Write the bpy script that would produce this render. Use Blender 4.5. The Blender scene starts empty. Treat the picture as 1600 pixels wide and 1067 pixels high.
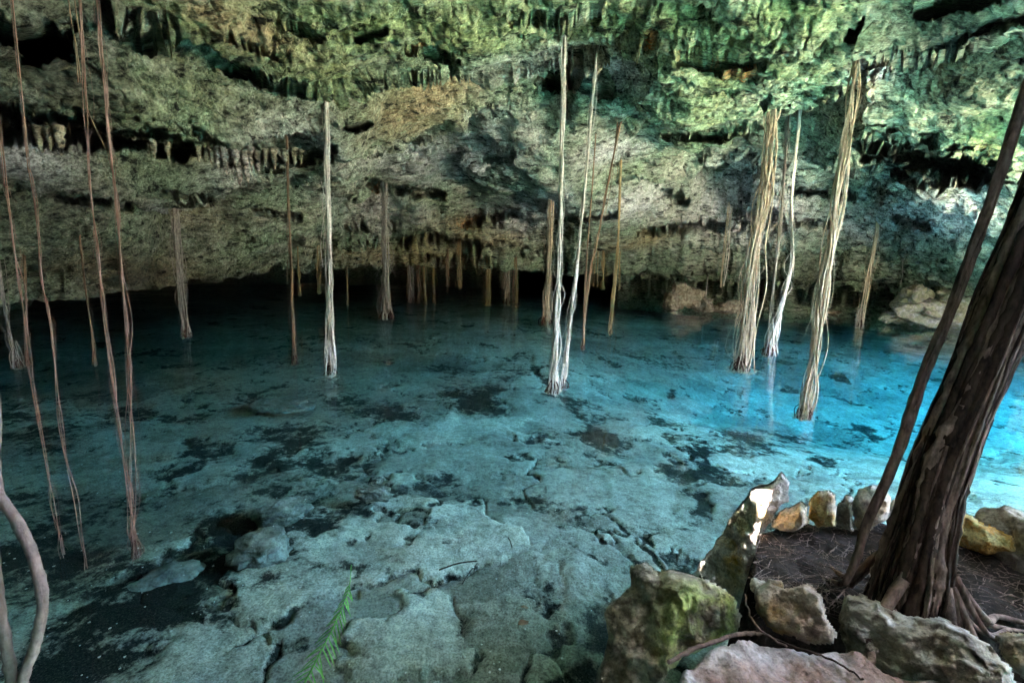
import bpy, bmesh, math, random
import numpy as np
from mathutils import Matrix, Vector

# ------------------------------------------------------------------ camera, sky, sun, exposure
scene = bpy.context.scene
COL = scene.collection
H = 2.0                      # eye height above the water
FPX = 711.0                  # focal length in pixels of a 1600 px wide frame (16 mm)
PITCH = math.radians(9.4)
ROLL = math.radians(1.8)
cam_data = bpy.data.cameras.new('camera')
cam = bpy.data.objects.new('camera', cam_data)
COL.objects.link(cam)
cam_data.sensor_width = 36.0
cam_data.lens = 36.0 * FPX / 1600.0
cam_data.clip_start = 0.05
cam_data.clip_end = 6000
CR = Matrix.Rotation(math.pi / 2 - PITCH, 3, 'X') @ Matrix.Rotation(ROLL, 3, 'Z')
cam.matrix_world = Matrix.Translation((0, 0, H)) @ CR.to_4x4()
cam_data.dof.use_dof = True
cam_data.dof.focus_distance = 6.0
cam_data.dof.aperture_fstop = 5.0
scene.camera = cam

SUN_ELEV = math.radians(68)
SUN_AZ = math.radians(110)          # compass bearing of the sun, clockwise from +Y
world = bpy.data.worlds.new('World')
scene.world = world
world.use_nodes = True
wn = world.node_tree
sky = wn.nodes.new('ShaderNodeTexSky')
sky.sky_type = 'NISHITA'
sky.sun_disc = False
sky.sun_elevation = SUN_ELEV
sky.sun_rotation = SUN_AZ
wn.links.new(sky.outputs[0], wn.nodes['Background'].inputs[0])
wn.nodes['Background'].inputs[1].default_value = 0.15
sd = bpy.data.lights.new('sun', 'SUN')
sd.energy = 5.0
sd.angle = math.radians(0.6)
sd.color = (1.0, 0.94, 0.85)
sun = bpy.data.objects.new('sun', sd)
COL.objects.link(sun)
to_sun = Vector((math.sin(SUN_AZ) * math.cos(SUN_ELEV), math.cos(SUN_AZ) * math.cos(SUN_ELEV), math.sin(SUN_ELEV)))
sun.rotation_euler = to_sun.to_track_quat('Z', 'Y').to_euler()
sun.location = to_sun * 40

vs = scene.view_settings
vs.view_transform = 'Standard'
vs.look = 'None'
vs.gamma = 1.0
vs.use_curve_mapping = False
vs.exposure = 6.65
scene.render.engine = 'CYCLES'
cy = scene.cycles
cy.use_denoising = True
cy.max_bounces = 10
cy.diffuse_bounces = 3
cy.use_adaptive_sampling = True
cy.adaptive_threshold = 0.025
cy.glossy_bounces = 3
cy.transmission_bounces = 4
cy.transparent_max_bounces = 16
cy.volume_bounces = 0
cy.caustics_reflective = False
cy.caustics_refractive = False
cy.sample_clamp_indirect = 6.0

CRn = np.array(CR)


def ray(px, py):
    d = CR @ Vector(((px - 800.0) / FPX, -(py - 533.5) / FPX, -1.0))
    return d


def at(px, py, Y):
    """point seen at pixel (px,py) of the 1600 px photograph, Y metres in front of the camera"""
    d = ray(px, py)
    return Vector((0, 0, H)) + d * (Y / d.y)


def on_z(px, py, z=0.0):
    d = ray(px, py)
    return Vector((0, 0, H)) + d * ((z - H) / d.z)


def pix(P):
    """world points (n,3) -> photo pixels"""
    q = (P - np.array([0, 0, H])) @ CRn
    w = np.maximum(-q[:, 2], 0.05)
    return 800 + FPX * q[:, 0] / w, 533.5 - FPX * q[:, 1] / w


# ------------------------------------------------------------------ numpy noise
G3 = np.array([[1, 1, 0], [-1, 1, 0], [1, -1, 0], [-1, -1, 0], [1, 0, 1], [-1, 0, 1], [1, 0, -1], [-1, 0, -1],
               [0, 1, 1], [0, -1, 1], [0, 1, -1], [0, -1, -1], [1, 1, 0], [-1, 1, 0], [0, -1, 1], [0, -1, -1]], dtype=np.float32)


def hsh(ix, iy, iz, seed):
    h = (ix.astype(np.uint32) * np.uint32(374761393) + iy.astype(np.uint32) * np.uint32(668265263)
         + iz.astype(np.uint32) * np.uint32(2147483647) + np.uint32((seed * 1274126177) & 0xffffffff))
    h = (h ^ (h >> np.uint32(13))) * np.uint32(1274126177)
    h = (h ^ (h >> np.uint32(15))) * np.uint32(2246822519)
    return h ^ (h >> np.uint32(16))


def perlin(P, seed=0):
    P = P.astype(np.float32)
    i = np.floor(P).astype(np.int64)
    f = P - i
    u = f * f * f * (f * (f * 6 - 15) + 10)
    out = np.zeros(len(P), np.float32)
    for dx in (0, 1):
        wx = u[:, 0] if dx else 1 - u[:, 0]
        for dy in (0, 1):
            wy = u[:, 1] if dy else 1 - u[:, 1]
            for dz in (0, 1):
                wz = u[:, 2] if dz else 1 - u[:, 2]
                g = G3[(hsh(i[:, 0] + dx, i[:, 1] + dy, i[:, 2] + dz, seed) & np.uint32(15)).astype(np.int32)]
                out += wx * wy * wz * (g[:, 0] * (f[:, 0] - dx) + g[:, 1] * (f[:, 1] - dy) + g[:, 2] * (f[:, 2] - dz))
    return out


def fbm(P, octv=5, seed=0, gain=0.5, lac=2.03):
    s = np.zeros(len(P), np.float32)
    a, fr = 1.0, 1.0
    for o in range(octv):
        s += a * perlin(P * fr + 17.3 * o, seed + o)
        a *= gain
        fr *= lac
    return s


def ridged(P, octv=4, seed=0, gain=0.5, lac=2.1):
    s = np.zeros(len(P), np.float32)
    a, fr, tot = 1.0, 1.0, 0
    for o in range(octv):
        n = 1 - np.abs(perlin(P * fr + 9.1 * o, seed + o)) * 2
        s += a * n
        tot += a
        a *= gain
        fr *= lac
    return s / tot


def worley(P, seed=0):
    P = P.astype(np.float32)
    i = np.floor(P).astype(np.int64)
    f = P - i
    f1 = np.full(len(P), 9.0, np.float32)
    f2 = f1.copy()
    cid = np.zeros(len(P), np.uint32)
    for dx in (-1, 0, 1):
        for dy in (-1, 0, 1):
            for dz in (-1, 0, 1):
                h = hsh(i[:, 0] + dx, i[:, 1] + dy, i[:, 2] + dz, seed)
                a = (h & np.uint32(1023)) / 1023.0
                b = ((h >> np.uint32(10)) & np.uint32(1023)) / 1023.0
                c = ((h >> np.uint32(20)) & np.uint32(1023)) / 1023.0
                d = np.sqrt((dx + a - f[:, 0]) ** 2 + (dy + b - f[:, 1]) ** 2 + (dz + c - f[:, 2]) ** 2).astype(np.float32)
                m = d < f1
                f2 = np.where(m, f1, np.minimum(f2, d))
                cid = np.where(m, h, cid)
                f1 = np.where(m, d, f1)
    return f1, f2, (cid % np.uint32(997)) / 997.0


def sstep(a, b, x):
    t = np.clip((x - a) / (b - a), 0, 1)
    return t * t * (3 - 2 * t)


def spline(ctrl, m):
    c = np.asarray(ctrl, float)
    t = np.linspace(0, len(c) - 1, m)
    i = np.clip(t.astype(int), 0, len(c) - 2)
    f = (t - i)[:, None]
    p0, p1, p2, p3 = c[np.maximum(i - 1, 0)], c[i], c[i + 1], c[np.minimum(i + 2, len(c) - 1)]
    return 0.5 * (2 * p1 + (p2 - p0) * f + (2 * p0 - 5 * p1 + 4 * p2 - p3) * f * f + (3 * p1 - p0 - 3 * p2 + p3) * f ** 3)


# ------------------------------------------------------------------ mesh helpers
def link(name, me, parent=None, mat=None, smooth=True):
    o = bpy.data.objects.new(name, me)
    COL.objects.link(o)
    if mat is not None:
        me.materials.append(mat)
    if smooth:
        me.polygons.foreach_set('use_smooth', [True] * len(me.polygons))
    if parent is not None:
        o.parent = parent
        o.matrix_parent_inverse = parent.matrix_world.inverted()
    return o


def np_mesh(name, V, F):
    me = bpy.data.meshes.new(name)
    V = np.ascontiguousarray(V, dtype=np.float32)
    F = np.ascontiguousarray(F, dtype=np.int32)
    k = F.shape[1]
    me.vertices.add(len(V))
    me.vertices.foreach_set('co', V.ravel())
    me.loops.add(F.size)
    me.loops.foreach_set('vertex_index', F.ravel())
    me.polygons.add(len(F))
    me.polygons.foreach_set('loop_start', np.arange(0, F.size, k, dtype=np.int32))
    me.update(calc_edges=True)
    me.validate()
    return me


def attr(me, name, vals):
    a = me.attributes.new(name, 'FLOAT', 'POINT')
    a.data.foreach_set('value', np.ascontiguousarray(vals, dtype=np.float32))


def grid_faces(nr, nc, flip=False):
    idx = np.arange(nr * nc).reshape(nr, nc)
    a, b, c, d = idx[:-1, :-1].ravel(), idx[:-1, 1:].ravel(), idx[1:, 1:].ravel(), idx[1:, :-1].ravel()
    return np.stack([a, d, c, b] if flip else [a, b, c, d], 1)


def tag(o, label=None, cat=None, group=None, kind=None):
    if label:
        o['label'] = label
    if cat:
        o['category'] = cat
    if group:
        o['group'] = group
    if kind:
        o['kind'] = kind
    return o


def empty(name, loc, label=None, cat=None, group=None):
    o = bpy.data.objects.new(name, None)
    COL.objects.link(o)
    o.location = loc
    o.empty_display_size = 0.1
    o.matrix_world = Matrix.Translation(loc)
    return tag(o, label, cat, group)


# ------------------------------------------------------------------ materials
class NT:
    def __init__(self, name):
        self.m = bpy.data.materials.new(name)
        self.m.use_nodes = True
        self.t = self.m.node_tree
        self.b = self.t.nodes['Principled BSDF']
        self.out = self.t.nodes['Material Output']
        self.co = self.n('ShaderNodeTexCoord').outputs['Object']
        self.pos = self.n('ShaderNodeNewGeometry').outputs['Position']

    def n(self, ty, **kw):
        nd = self.t.nodes.new(ty)
        for k, v in kw.items():
            setattr(nd, k, v)
        return nd

    def l(self, a, b):
        self.t.links.new(a, b)

    def mapping(self, src, scale=(1, 1, 1), rot=(0, 0, 0)):
        m = self.n('ShaderNodeMapping')
        m.inputs['Scale'].default_value = scale
        m.inputs['Rotation'].default_value = rot
        self.l(src, m.inputs['Vector'])
        return m.outputs[0]

    def noise(self, scale, detail=6, rough=0.6, src=None, dist=0.0):
        nd = self.n('ShaderNodeTexNoise')
        nd.inputs['Scale'].default_value = scale
        nd.inputs['Detail'].default_value = detail
        nd.inputs['Roughness'].default_value = rough
        nd.inputs['Distortion'].default_value = dist
        self.l(src or self.pos, nd.inputs['Vector'])
        return nd.outputs['Fac']

    def voro(self, scale, feature='F1', src=None, rnd=1.0):
        nd = self.n('ShaderNodeTexVoronoi', feature=feature)
        nd.inputs['Scale'].default_value = scale
        nd.inputs['Randomness'].default_value = rnd
        self.l(src or self.pos, nd.inputs['Vector'])
        return nd.outputs['Distance']

    def ramp(self, fac, stops, interp='LINEAR'):
        r = self.n('ShaderNodeValToRGB')
        r.color_ramp.interpolation = interp
        e = r.color_ramp.elements
        while len(e) < len(stops):
            e.new(0.5)
        for el, (p, c) in zip(e, stops):
            el.position = p
            el.color = (c, c, c, 1) if not isinstance(c, tuple) else (*c, 1)
        self.l(fac, r.inputs[0])
        return r.outputs[0]

    def mix(self, fac, a, b, blend='MIX'):
        m = self.n('ShaderNodeMix', data_type='RGBA', blend_type=blend)
        for s, v in ((0, fac), (6, a), (7, b)):
            if isinstance(v, (int, float)):
                m.inputs[s].default_value = v if s == 0 else (v, v, v, 1)
            elif isinstance(v, tuple):
                m.inputs[s].default_value = (*v, 1)
            else:
                self.l(v, m.inputs[s])
        return m.outputs[2]

    def math(self, op, a, b=0.0, clamp=False):
        m = self.n('ShaderNodeMath', operation=op, use_clamp=clamp)
        for s, v in ((0, a), (1, b)):
            if isinstance(v, (int, float)):
                m.inputs[s].default_value = v
            else:
                self.l(v, m.inputs[s])
        return m.outputs[0]

    def attr(self, name):
        return self.n('ShaderNodeAttribute', attribute_name=name).outputs['Fac']

    def bump(self, h, strength=0.5, dist=0.05, prev=None):
        b = self.n('ShaderNodeBump')
        b.inputs['Strength'].default_value = strength
        b.inputs['Distance'].default_value = dist
        self.l(h, b.inputs['Height'])
        if prev is not None:
            self.l(prev, b.inputs['Normal'])
        return b.outputs[0]

    def done(self, col, rough=0.85, normal=None, spec=0.25):
        if isinstance(col, tuple):
            self.b.inputs['Base Color'].default_value = (*col, 1)
        else:
            self.l(col, self.b.inputs['Base Color'])
        if isinstance(rough, (int, float)):
            self.b.inputs['Roughness'].default_value = rough
        else:
            self.l(rough, self.b.inputs['Roughness'])
        self.b.inputs['Specular IOR Level'].default_value = spec
        if normal is not None:
            self.l(normal, self.b.inputs['Normal'])
        return self.m


def mat_ceiling():
    k = NT('cave_limestone')
    # stretched coordinates give the bedding of the limestone its streaks
    st = k.mapping(k.pos, (0.7, 2.4, 3.0), (0.1, 0.15, 0.22))
    big = k.noise(0.8, 7, 0.66)
    mid = k.noise(2.6, 8, 0.68, st)
    fine = k.noise(11, 8, 0.75, st)
    grain = k.noise(26, 5, 0.7)
    base = k.ramp(mid, [(0.27, (0.05, 0.052, 0.038)), (0.42, (0.165, 0.17, 0.12)), (0.54, (0.33, 0.335, 0.255)), (0.72, (0.60, 0.58, 0.49))])
    tealy = k.ramp(fine, [(0.30, (0.02, 0.034, 0.022)), (0.45, (0.135, 0.19, 0.11)), (0.58, (0.36, 0.45, 0.30)), (0.75, (0.62, 0.68, 0.52))])
    col = k.mix(k.ramp(big, [(0.40, 0.05), (0.58, 0.9)]), base, tealy)
    moss = k.ramp(k.noise(7, 8, 0.75, k.mapping(k.pos, (0.7, 1.3, 1.6))), [(0.25, (0.02, 0.028, 0.012)), (0.43, (0.12, 0.145, 0.055)), (0.56, (0.29, 0.31, 0.13)), (0.72, (0.55, 0.54, 0.30))])
    mf = k.math('MULTIPLY', k.attr('moss'), k.ramp(k.noise(1.7, 7, 0.7), [(0.28, 0.35), (0.52, 1.0)]), True)
    col = k.mix(mf, col, moss)
    pale = k.ramp(fine, [(0.3, (0.10, 0.09, 0.09)), (0.46, (0.44, 0.41, 0.42)), (0.64, (0.80, 0.77, 0.78))])
    pf = k.math('MULTIPLY', k.attr('pale'), k.ramp(k.noise(2.3, 7, 0.7), [(0.32, 0.35), (0.5, 1.25)]), True)
    col = k.mix(pf, col, pale)
    tan = k.ramp(fine, [(0.25, (0.10, 0.065, 0.035)), (0.5, (0.34, 0.25, 0.14)), (0.75, (0.58, 0.47, 0.31))])
    tf = k.math('MULTIPLY', k.attr('tan'), k.ramp(k.noise(2.0, 6, 0.7, st), [(0.32, 0.35), (0.5, 1.25)]), True)
    col = k.mix(tf, col, tan)
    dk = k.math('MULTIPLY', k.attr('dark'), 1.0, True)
    col = k.mix(dk, col, k.ramp(fine, [(0.3, (0.018, 0.018, 0.014)), (0.7, (0.10, 0.095, 0.07))]))  # painted shade takes the rock towards near black
    rf = k.math('MULTIPLY', k.attr('rust'), k.ramp(k.noise(9, 4, 0.6), [(0.4, 0.0), (0.52, 1.0)]), True)
    col = k.mix(rf, col, (0.45, 0.14, 0.03))
    mo = k.ramp(k.noise(3.4, 9, 0.72, k.mapping(k.pos, (0.55, 1.5, 2.2), (0.1, 0.1, 0.25))), [(0.37, 0.05), (0.47, 0.7), (0.58, 1.0), (0.70, 1.4)])
    col = k.mix(1.0, col, mo, 'MULTIPLY')
    sp = k.ramp(grain, [(0.34, 0.55), (0.48, 1.3), (0.62, 1.75)])
    col = k.mix(1.0, col, sp, 'MULTIPLY')
    n1 = k.bump(mid, 0.5, 0.10)
    n2 = k.bump(k.ramp(k.voro(8, 'F1', k.mapping(k.pos, (1, 1.4, 1.4))), [(0.0, 0.0), (0.45, 1.0)]), 0.45, 0.06, n1)
    wv = k.n('ShaderNodeVectorMath', operation='ADD')
    k.l(k.mapping(k.pos, (0.5, 0.9, 1.3), (0.1, 0.2, 0.3)), wv.inputs[0])
    nz = k.n('ShaderNodeTexNoise')
    nz.inputs['Scale'].default_value = 1.6
    nz.inputs['Detail'].default_value = 6
    k.l(k.pos, nz.inputs['Vector'])
    k.l(nz.outputs['Color'], wv.inputs[1])
    cr = k.ramp(k.voro(1.5, 'DISTANCE_TO_EDGE', wv.outputs[0]), [(0.0, 0.0), (0.035, 1.0)])
    n2 = k.bump(cr, 0.7, 0.12, n2)
    n3 = k.bump(fine, 0.8, 0.04, n2)
    n4 = k.bump(grain, 0.3, 0.02, n3)
    return k.done(col, 0.9, n4, 0.15)


def mat_rock(name, lo, mid, hi, patch=None, patch2=None, scale=9.0):
    k = NT(name)
    a = k.noise(scale, 9, 0.7)
    f = k.noise(scale * 5, 6, 0.75)
    col = k.ramp(a, [(0.28, lo), (0.48, mid), (0.72, hi)])
    if patch:
        pf = k.ramp(k.noise(scale * 0.45, 5, 0.6), [(0.40, 0.0), (0.54, 1.0)])
        pf = k.math('MULTIPLY', pf, k.attr('patch'), True)
        col = k.mix(pf, col, k.mix(f, tuple(c * 0.45 for c in patch), tuple(min(1, c * 1.5) for c in patch)))
    if patch2:
        pf = k.ramp(k.noise(scale * 0.6, 5, 0.65, k.mapping(k.pos, (1.3, 0.9, 1.1), (0.4, 0.8, 0.2))), [(0.52, 0.0), (0.62, 1.0)])
        col = k.mix(k.math('MULTIPLY', pf, 0.85), col, patch2)
    col = k.mix(1.0, col, k.ramp(f, [(0.3, 0.45), (0.5, 1.0), (0.7, 1.35)]), 'MULTIPLY')
    n1 = k.bump(a, 0.7, 0.05)
    n2 = k.bump(k.ramp(k.voro(scale * 4.5), [(0.0, 0.0), (0.4, 1.0)]), 0.5, 0.012, n1)
    n3 = k.bump(f, 0.8, 0.012, n2)
    return k.done(col, 0.88, n3, 0.2)


def mat_bed():
    k = NT('pool_bed_limestone')
    a = k.noise(2.2, 8, 0.66)
    f = k.noise(13, 8, 0.75)
    g = k.noise(60, 4, 0.75)
    col = k.ramp(a, [(0.3, (0.22, 0.18, 0.135)), (0.5, (0.50, 0.42, 0.335)), (0.68, (0.74, 0.64, 0.52))])
    col = k.mix(0.42, col, k.ramp(f, [(0.37, (0.04, 0.034, 0.026)), (0.5, (0.40, 0.335, 0.265)), (0.65, (0.78, 0.67, 0.54))]))
    ol = k.attr('olive')
    col = k.mix(k.math('MULTIPLY', ol, k.ramp(a, [(0.3, 0.5), (0.6, 1.0)])), col, k.ramp(f, [(0.3, (0.05, 0.055, 0.03)), (0.65, (0.23, 0.24, 0.15))]))
    col = k.mix(1.0, col, k.attr('tone'), 'MULTIPLY')
    lt = k.attr('litter')
    edge = k.math('ADD', lt, k.math('MULTIPLY', k.math('SUBTRACT', k.noise(7, 9, 0.75), 0.5), 2.2))
    lf = k.ramp(edge, [(0.42, 0.0), (0.68, 1.0)])
    lcol = k.ramp(k.noise(90, 3, 0.7), [(0.35, (0.006, 0.008, 0.007)), (0.6, (0.035, 0.035, 0.028)), (0.75, (0.13, 0.12, 0.09))])
    col = k.mix(lf, col, lcol)
    col = k.mix(1.0, col, k.ramp(g, [(0.36, 0.5), (0.5, 1.0), (0.64, 1.3)]), 'MULTIPLY')
    # pale flecks lying on the bed
    v = k.voro(7.0)
    col = k.mix(k.ramp(v, [(0.02, 0.8), (0.045, 0.0)]), col, (0.75, 0.76, 0.7))
    n1 = k.bump(a, 0.5, 0.06)
    n2 = k.bump(f, 0.8, 0.03, n1)
    n3 = k.bump(g, 0.5, 0.01, n2)
    return k.done(col, 0.95, n3, 0.05)


WATER_ABS = (0.38, 0.10, 0.06)


def mat_water():
    k = NT('clear_turquoise_water')
    t = k.t
    t.nodes.remove(k.b)
    tr = k.n('ShaderNodeBsdfTransparent')
    tr.inputs[0].default_value = (0.97, 0.99, 1.0, 1)
    gl = k.n('ShaderNodeBsdfAnisotropic')
    gl.inputs['Roughness'].default_value = 0.03
    gl.inputs['Color'].default_value = (1, 1, 1, 1)
    h = k.noise(1.4, 3, 0.5, k.mapping(k.pos, (1, 0.8, 1)))
    h2 = k.noise(7, 2, 0.5)
    b1 = k.bump(h, 0.10, 0.05)
    b2 = k.bump(h2, 0.06, 0.01, b1)
    k.l(b2, gl.inputs['Normal'])
    geo = k.n('ShaderNodeNewGeometry')
    dp = k.n('ShaderNodeVectorMath', operation='DOT_PRODUCT')
    k.l(geo.outputs['Incoming'], dp.inputs[0])
    k.l(geo.outputs['Normal'], dp.inputs[1])
    c = k.math('SUBTRACT', 1.0, k.math('ABSOLUTE', dp.outputs['Value']), True)
    fr = k.math('ADD', k.math('MULTIPLY', k.math('POWER', c, 6.0), 0.6), 0.04, True)
    mx = k.n('ShaderNodeMixShader')
    k.l(fr, mx.inputs[0])
    k.l(tr.outputs[0], mx.inputs[1])
    k.l(gl.outputs[0], mx.inputs[2])
    k.l(mx.outputs[0], k.out.inputs['Surface'])
    va = k.n('ShaderNodeVolumeAbsorption')
    dens = max(WATER_ABS)
    va.inputs['Color'].default_value = (*[1 - a / dens for a in WATER_ABS], 1)
    va.inputs['Density'].default_value = dens
    k.l(va.outputs[0], k.out.inputs['Volume'])
    return k.m


def mat_root(name, lo, hi, scale=1.0):
    k = NT(name)
    s = k.mapping(k.pos, (40 * scale, 40 * scale, 5 * scale))
    a = k.noise(1.0, 5, 0.65, s)
    b = k.noise(25, 4, 0.7)
    col = k.ramp(a, [(0.3, lo), (0.68, hi)])
    col = k.mix(1.0, col, k.ramp(b, [(0.3, 0.6), (0.7, 1.25)]), 'MULTIPLY')
    n = k.bump(b, 0.6, 0.006, k.bump(a, 0.8, 0.008))
    return k.done(col, 0.92, n, 0.08)


def mat_plain(name, lo, hi, scale=30.0, rough=0.8):
    k = NT(name)
    a = k.noise(scale, 6, 0.7)
    col = k.ramp(a, [(0.3, lo), (0.7, hi)])
    return k.done(col, rough, k.bump(a, 0.6, 0.02), 0.2)


M = {
    'ceiling': mat_ceiling(),
    'bed': mat_bed(),
    'water': mat_water(),
    'pale_root': mat_root('pale_root_bark', (0.44, 0.37, 0.31), (0.90, 0.83, 0.75)),
    'gold_root': mat_root('golden_root_bark', (0.22, 0.155, 0.10), (0.74, 0.60, 0.45)),
    'ochre_root': mat_root('ochre_root_bark', (0.17, 0.115, 0.055), (0.52, 0.39, 0.21)),
    'pink_root': mat_root('reddish_root_bark', (0.15, 0.075, 0.055), (0.46, 0.28, 0.22)),
    'grey_root': mat_root('grey_root_bark', (0.18, 0.15, 0.13), (0.52, 0.46, 0.40)),
    'brown_root': mat_root('brown_root_bark', (0.13, 0.075, 0.05), (0.40, 0.27, 0.18)),
    'wet_root': mat_root('wet_dark_root', (0.015, 0.008, 0.006), (0.16, 0.075, 0.055)),
    'trunk': mat_root('dark_trunk_bark', (0.007, 0.005, 0.004), (0.07, 0.045, 0.033), 0.8),
    'trunk_light': mat_root('light_trunk_strand', (0.04, 0.027, 0.022), (0.30, 0.21, 0.17), 0.8),
    'vine': mat_root('vine_bark', (0.05, 0.032, 0.024), (0.20, 0.14, 0.11)),
    'branch': mat_root('pale_branch_bark', (0.14, 0.10, 0.09), (0.27, 0.205, 0.19), 0.6),
    'soil': mat_plain('dark_soil', (0.004, 0.003, 0.0025), (0.045, 0.032, 0.024), 34, 0.95),
    'twig': mat_root('dry_twig', (0.015, 0.01, 0.008), (0.34, 0.25, 0.21)),
    'leaf': mat_plain('dry_leaf', (0.10, 0.05, 0.03), (0.30, 0.18, 0.10), 40),
    'frond': mat_plain('green_frond', (0.10, 0.34, 0.05), (0.26, 0.60, 0.13), 20, 0.55),
    'ground': mat_plain('pale_ground', (0.24, 0.20, 0.14), (0.50, 0.45, 0.36), 1.6, 0.95),
    'pale_rock': mat_rock('pale_limestone', (0.30, 0.24, 0.19), (0.62, 0.56, 0.50), (0.85, 0.81, 0.77), (0.55, 0.33, 0.08)),
    'orange_rock': mat_rock('orange_limestone', (0.30, 0.17, 0.09), (0.66, 0.55, 0.40), (0.85, 0.78, 0.66), (0.52, 0.29, 0.08), (0.66, 0.60, 0.30)),
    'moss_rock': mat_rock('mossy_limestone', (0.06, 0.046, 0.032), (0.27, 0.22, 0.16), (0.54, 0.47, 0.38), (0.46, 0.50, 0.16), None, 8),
    'brown_rock': mat_rock('brown_limestone', (0.08, 0.055, 0.038), (0.32, 0.245, 0.18), (0.60, 0.53, 0.46), (0.40, 0.24, 0.10)),
    'grey_rock': mat_rock('grey_limestone', (0.10, 0.09, 0.075), (0.36, 0.35, 0.31), (0.68, 0.66, 0.62), (0.30, 0.24, 0.14), (0.09, 0.07, 0.05)),
    'pink_rock': mat_rock('pinkish_ledge_rock', (0.12, 0.095, 0.085), (0.36, 0.30, 0.275), (0.60, 0.53, 0.50), (0.22, 0.11, 0.07), None, 7),
    'bank_rock': mat_rock('bank_limestone', (0.07, 0.06, 0.055), (0.32, 0.29, 0.27), (0.68, 0.63, 0.61), (0.30, 0.30, 0.14)),
    'sunk_rock': mat_rock('sunken_limestone', (0.07, 0.065, 0.055), (0.26, 0.24, 0.20), (0.46, 0.43, 0.36), (0.05, 0.05, 0.035), None, 5),
}

# ------------------------------------------------------------------ the cave ceiling
# control points: photo pixel and distance in front of the camera of a spot on the ceiling
LIP = [(-900, 560, 5.0), (-350, 505, 6.8), (-150, 488, 7.8), (0, 472, 9.0), (150, 460, 10.5), (300, 441, 13.5), (450, 424, 17.5), (600, 416, 22), (700, 414, 24),
       (800, 422, 25), (900, 428, 26), (1000, 428, 26), (1100, 430, 25), (1250, 438, 24), (1330, 436, 22.5), (1420, 450, 20.5),
       (1500, 470, 18.5), (1600, 485, 16), (1800, 500, 13), (2300, 560, 9)]
CTRL = [  # px, py, Y
    (511, 238, 8.6), (275, 338, 11.9), (448, 288, 9.5), (601, 313, 17), (880, 140, 9.3), (926, 146, 9.4), (862, 272, 14), (970, 248, 14.6),
    (945, 330, 16), (1205, 188, 10), (1240, 222, 12), (1337, 108, 6.8), (1375, 306, 19), (1120, 308, 22), (763, 348, 22), (791, 342, 22),
    (718, 400, 24), (650, 390, 22.5), (0, 0, 4.4), (0, 160, 5.6), (0, 280, 6.8), (0, 400, 8.0), (200, 0, 5.0), (200, 200, 6.6), (200, 330, 8.6),
    (200, 420, 10.2), (400, 0, 5.6), (400, 130, 6.6), (400, 330, 10.6), (600, 0, 6.2), (600, 120, 7.6), (600, 230, 11.0), (700, 180, 9.6),
    (800, 0, 6.4), (800, 250, 13), (800, 300, 17), (1000, 0, 6.2), (1000, 100, 7.6), (1050, 200, 10), (1000, 330, 18), (1000, 385, 23), (1200, 0, 5.6),
    (1200, 100, 7.0), (1300, 250, 11.5), (1200, 310, 17), (1200, 370, 21), (1400, 0, 5.4), (1400, 100, 6.7), (1450, 200, 8.6), (1450, 290, 12.5),
    (1450, 340, 16.0), (1430, 400, 18.5), (1600, 0, 5.0), (1600, 150, 6.6), (1600, 300, 10.5), (1600, 400, 13.2), (1550, 250, 9.4),
    (-250, 0, 3.8), (-250, 250, 5.4), (-250, 420, 6.8), (1900, 0, 4.6), (1900, 250, 7.5), (1900, 420, 10.5),
    (400, -250, 4.0), (800, -250, 4.2), (1200, -250, 4.0), (0, -250, 3.4), (1600, -250, 3.9), (-700, 200, 3.9), (-700, 430, 4.8), (2300, 200, 5.4), (2300, 450, 7.6)]


def polar(p):
    return math.atan2(p[0], p[1]), math.hypot(p[0], p[1])


lip_pts = [at(*c) for c in LIP]
lip_th = np.array([polar(p)[0] for p in lip_pts])
lip_r = np.array([polar(p)[1] for p in lip_pts])
lip_z = np.array([p.z for p in lip_pts])
ctl = [at(*c) for c in CTRL] + lip_pts
cp = np.array([[polar(p)[0] * 1.6, math.log(polar(p)[1])] for p in ctl])
cz = np.array([p.z for p in ctl])


def tps(r2):
    return np.where(r2 > 1e-12, r2 * np.log(np.maximum(r2, 1e-12)), 0.0)


n = len(cp)
K = tps(((cp[:, None] - cp[None]) ** 2).sum(-1)) + np.eye(n) * 0.004
Q = np.concatenate([np.ones((n, 1)), cp], 1)
A = np.block([[K, Q], [Q.T, np.zeros((3, 3))]])
sol = np.linalg.solve(A, np.concatenate([cz, np.zeros(3)]))


def rbf(th, lr):
    q = np.stack([th * 1.6, lr], 1)
    out = sol[n] + q @ sol[n + 1:]
    for i in range(n):
        out += sol[i] * tps(((q - cp[i]) ** 2).sum(-1))
    return out


def smooth_interp(x, xs, ys):
    o = np.argsort(xs)
    return np.interp(x, np.array(xs)[o], np.array(ys)[o])


def gz(px, py, items):
    s = np.zeros_like(px)
    for it in items:
        x, y, rx, ry = it[:4]
        a = math.radians(it[4]) if len(it) > 4 else 0.0
        w = it[5] if len(it) > 5 else 1.0
        u = (px - x) * math.cos(a) + (py - y) * math.sin(a)
        v = -(px - x) * math.sin(a) + (py - y) * math.cos(a)
        s = np.maximum(s, w * np.exp(-((u / rx) ** 2 + (v / ry) ** 2)))
    return s


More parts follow.
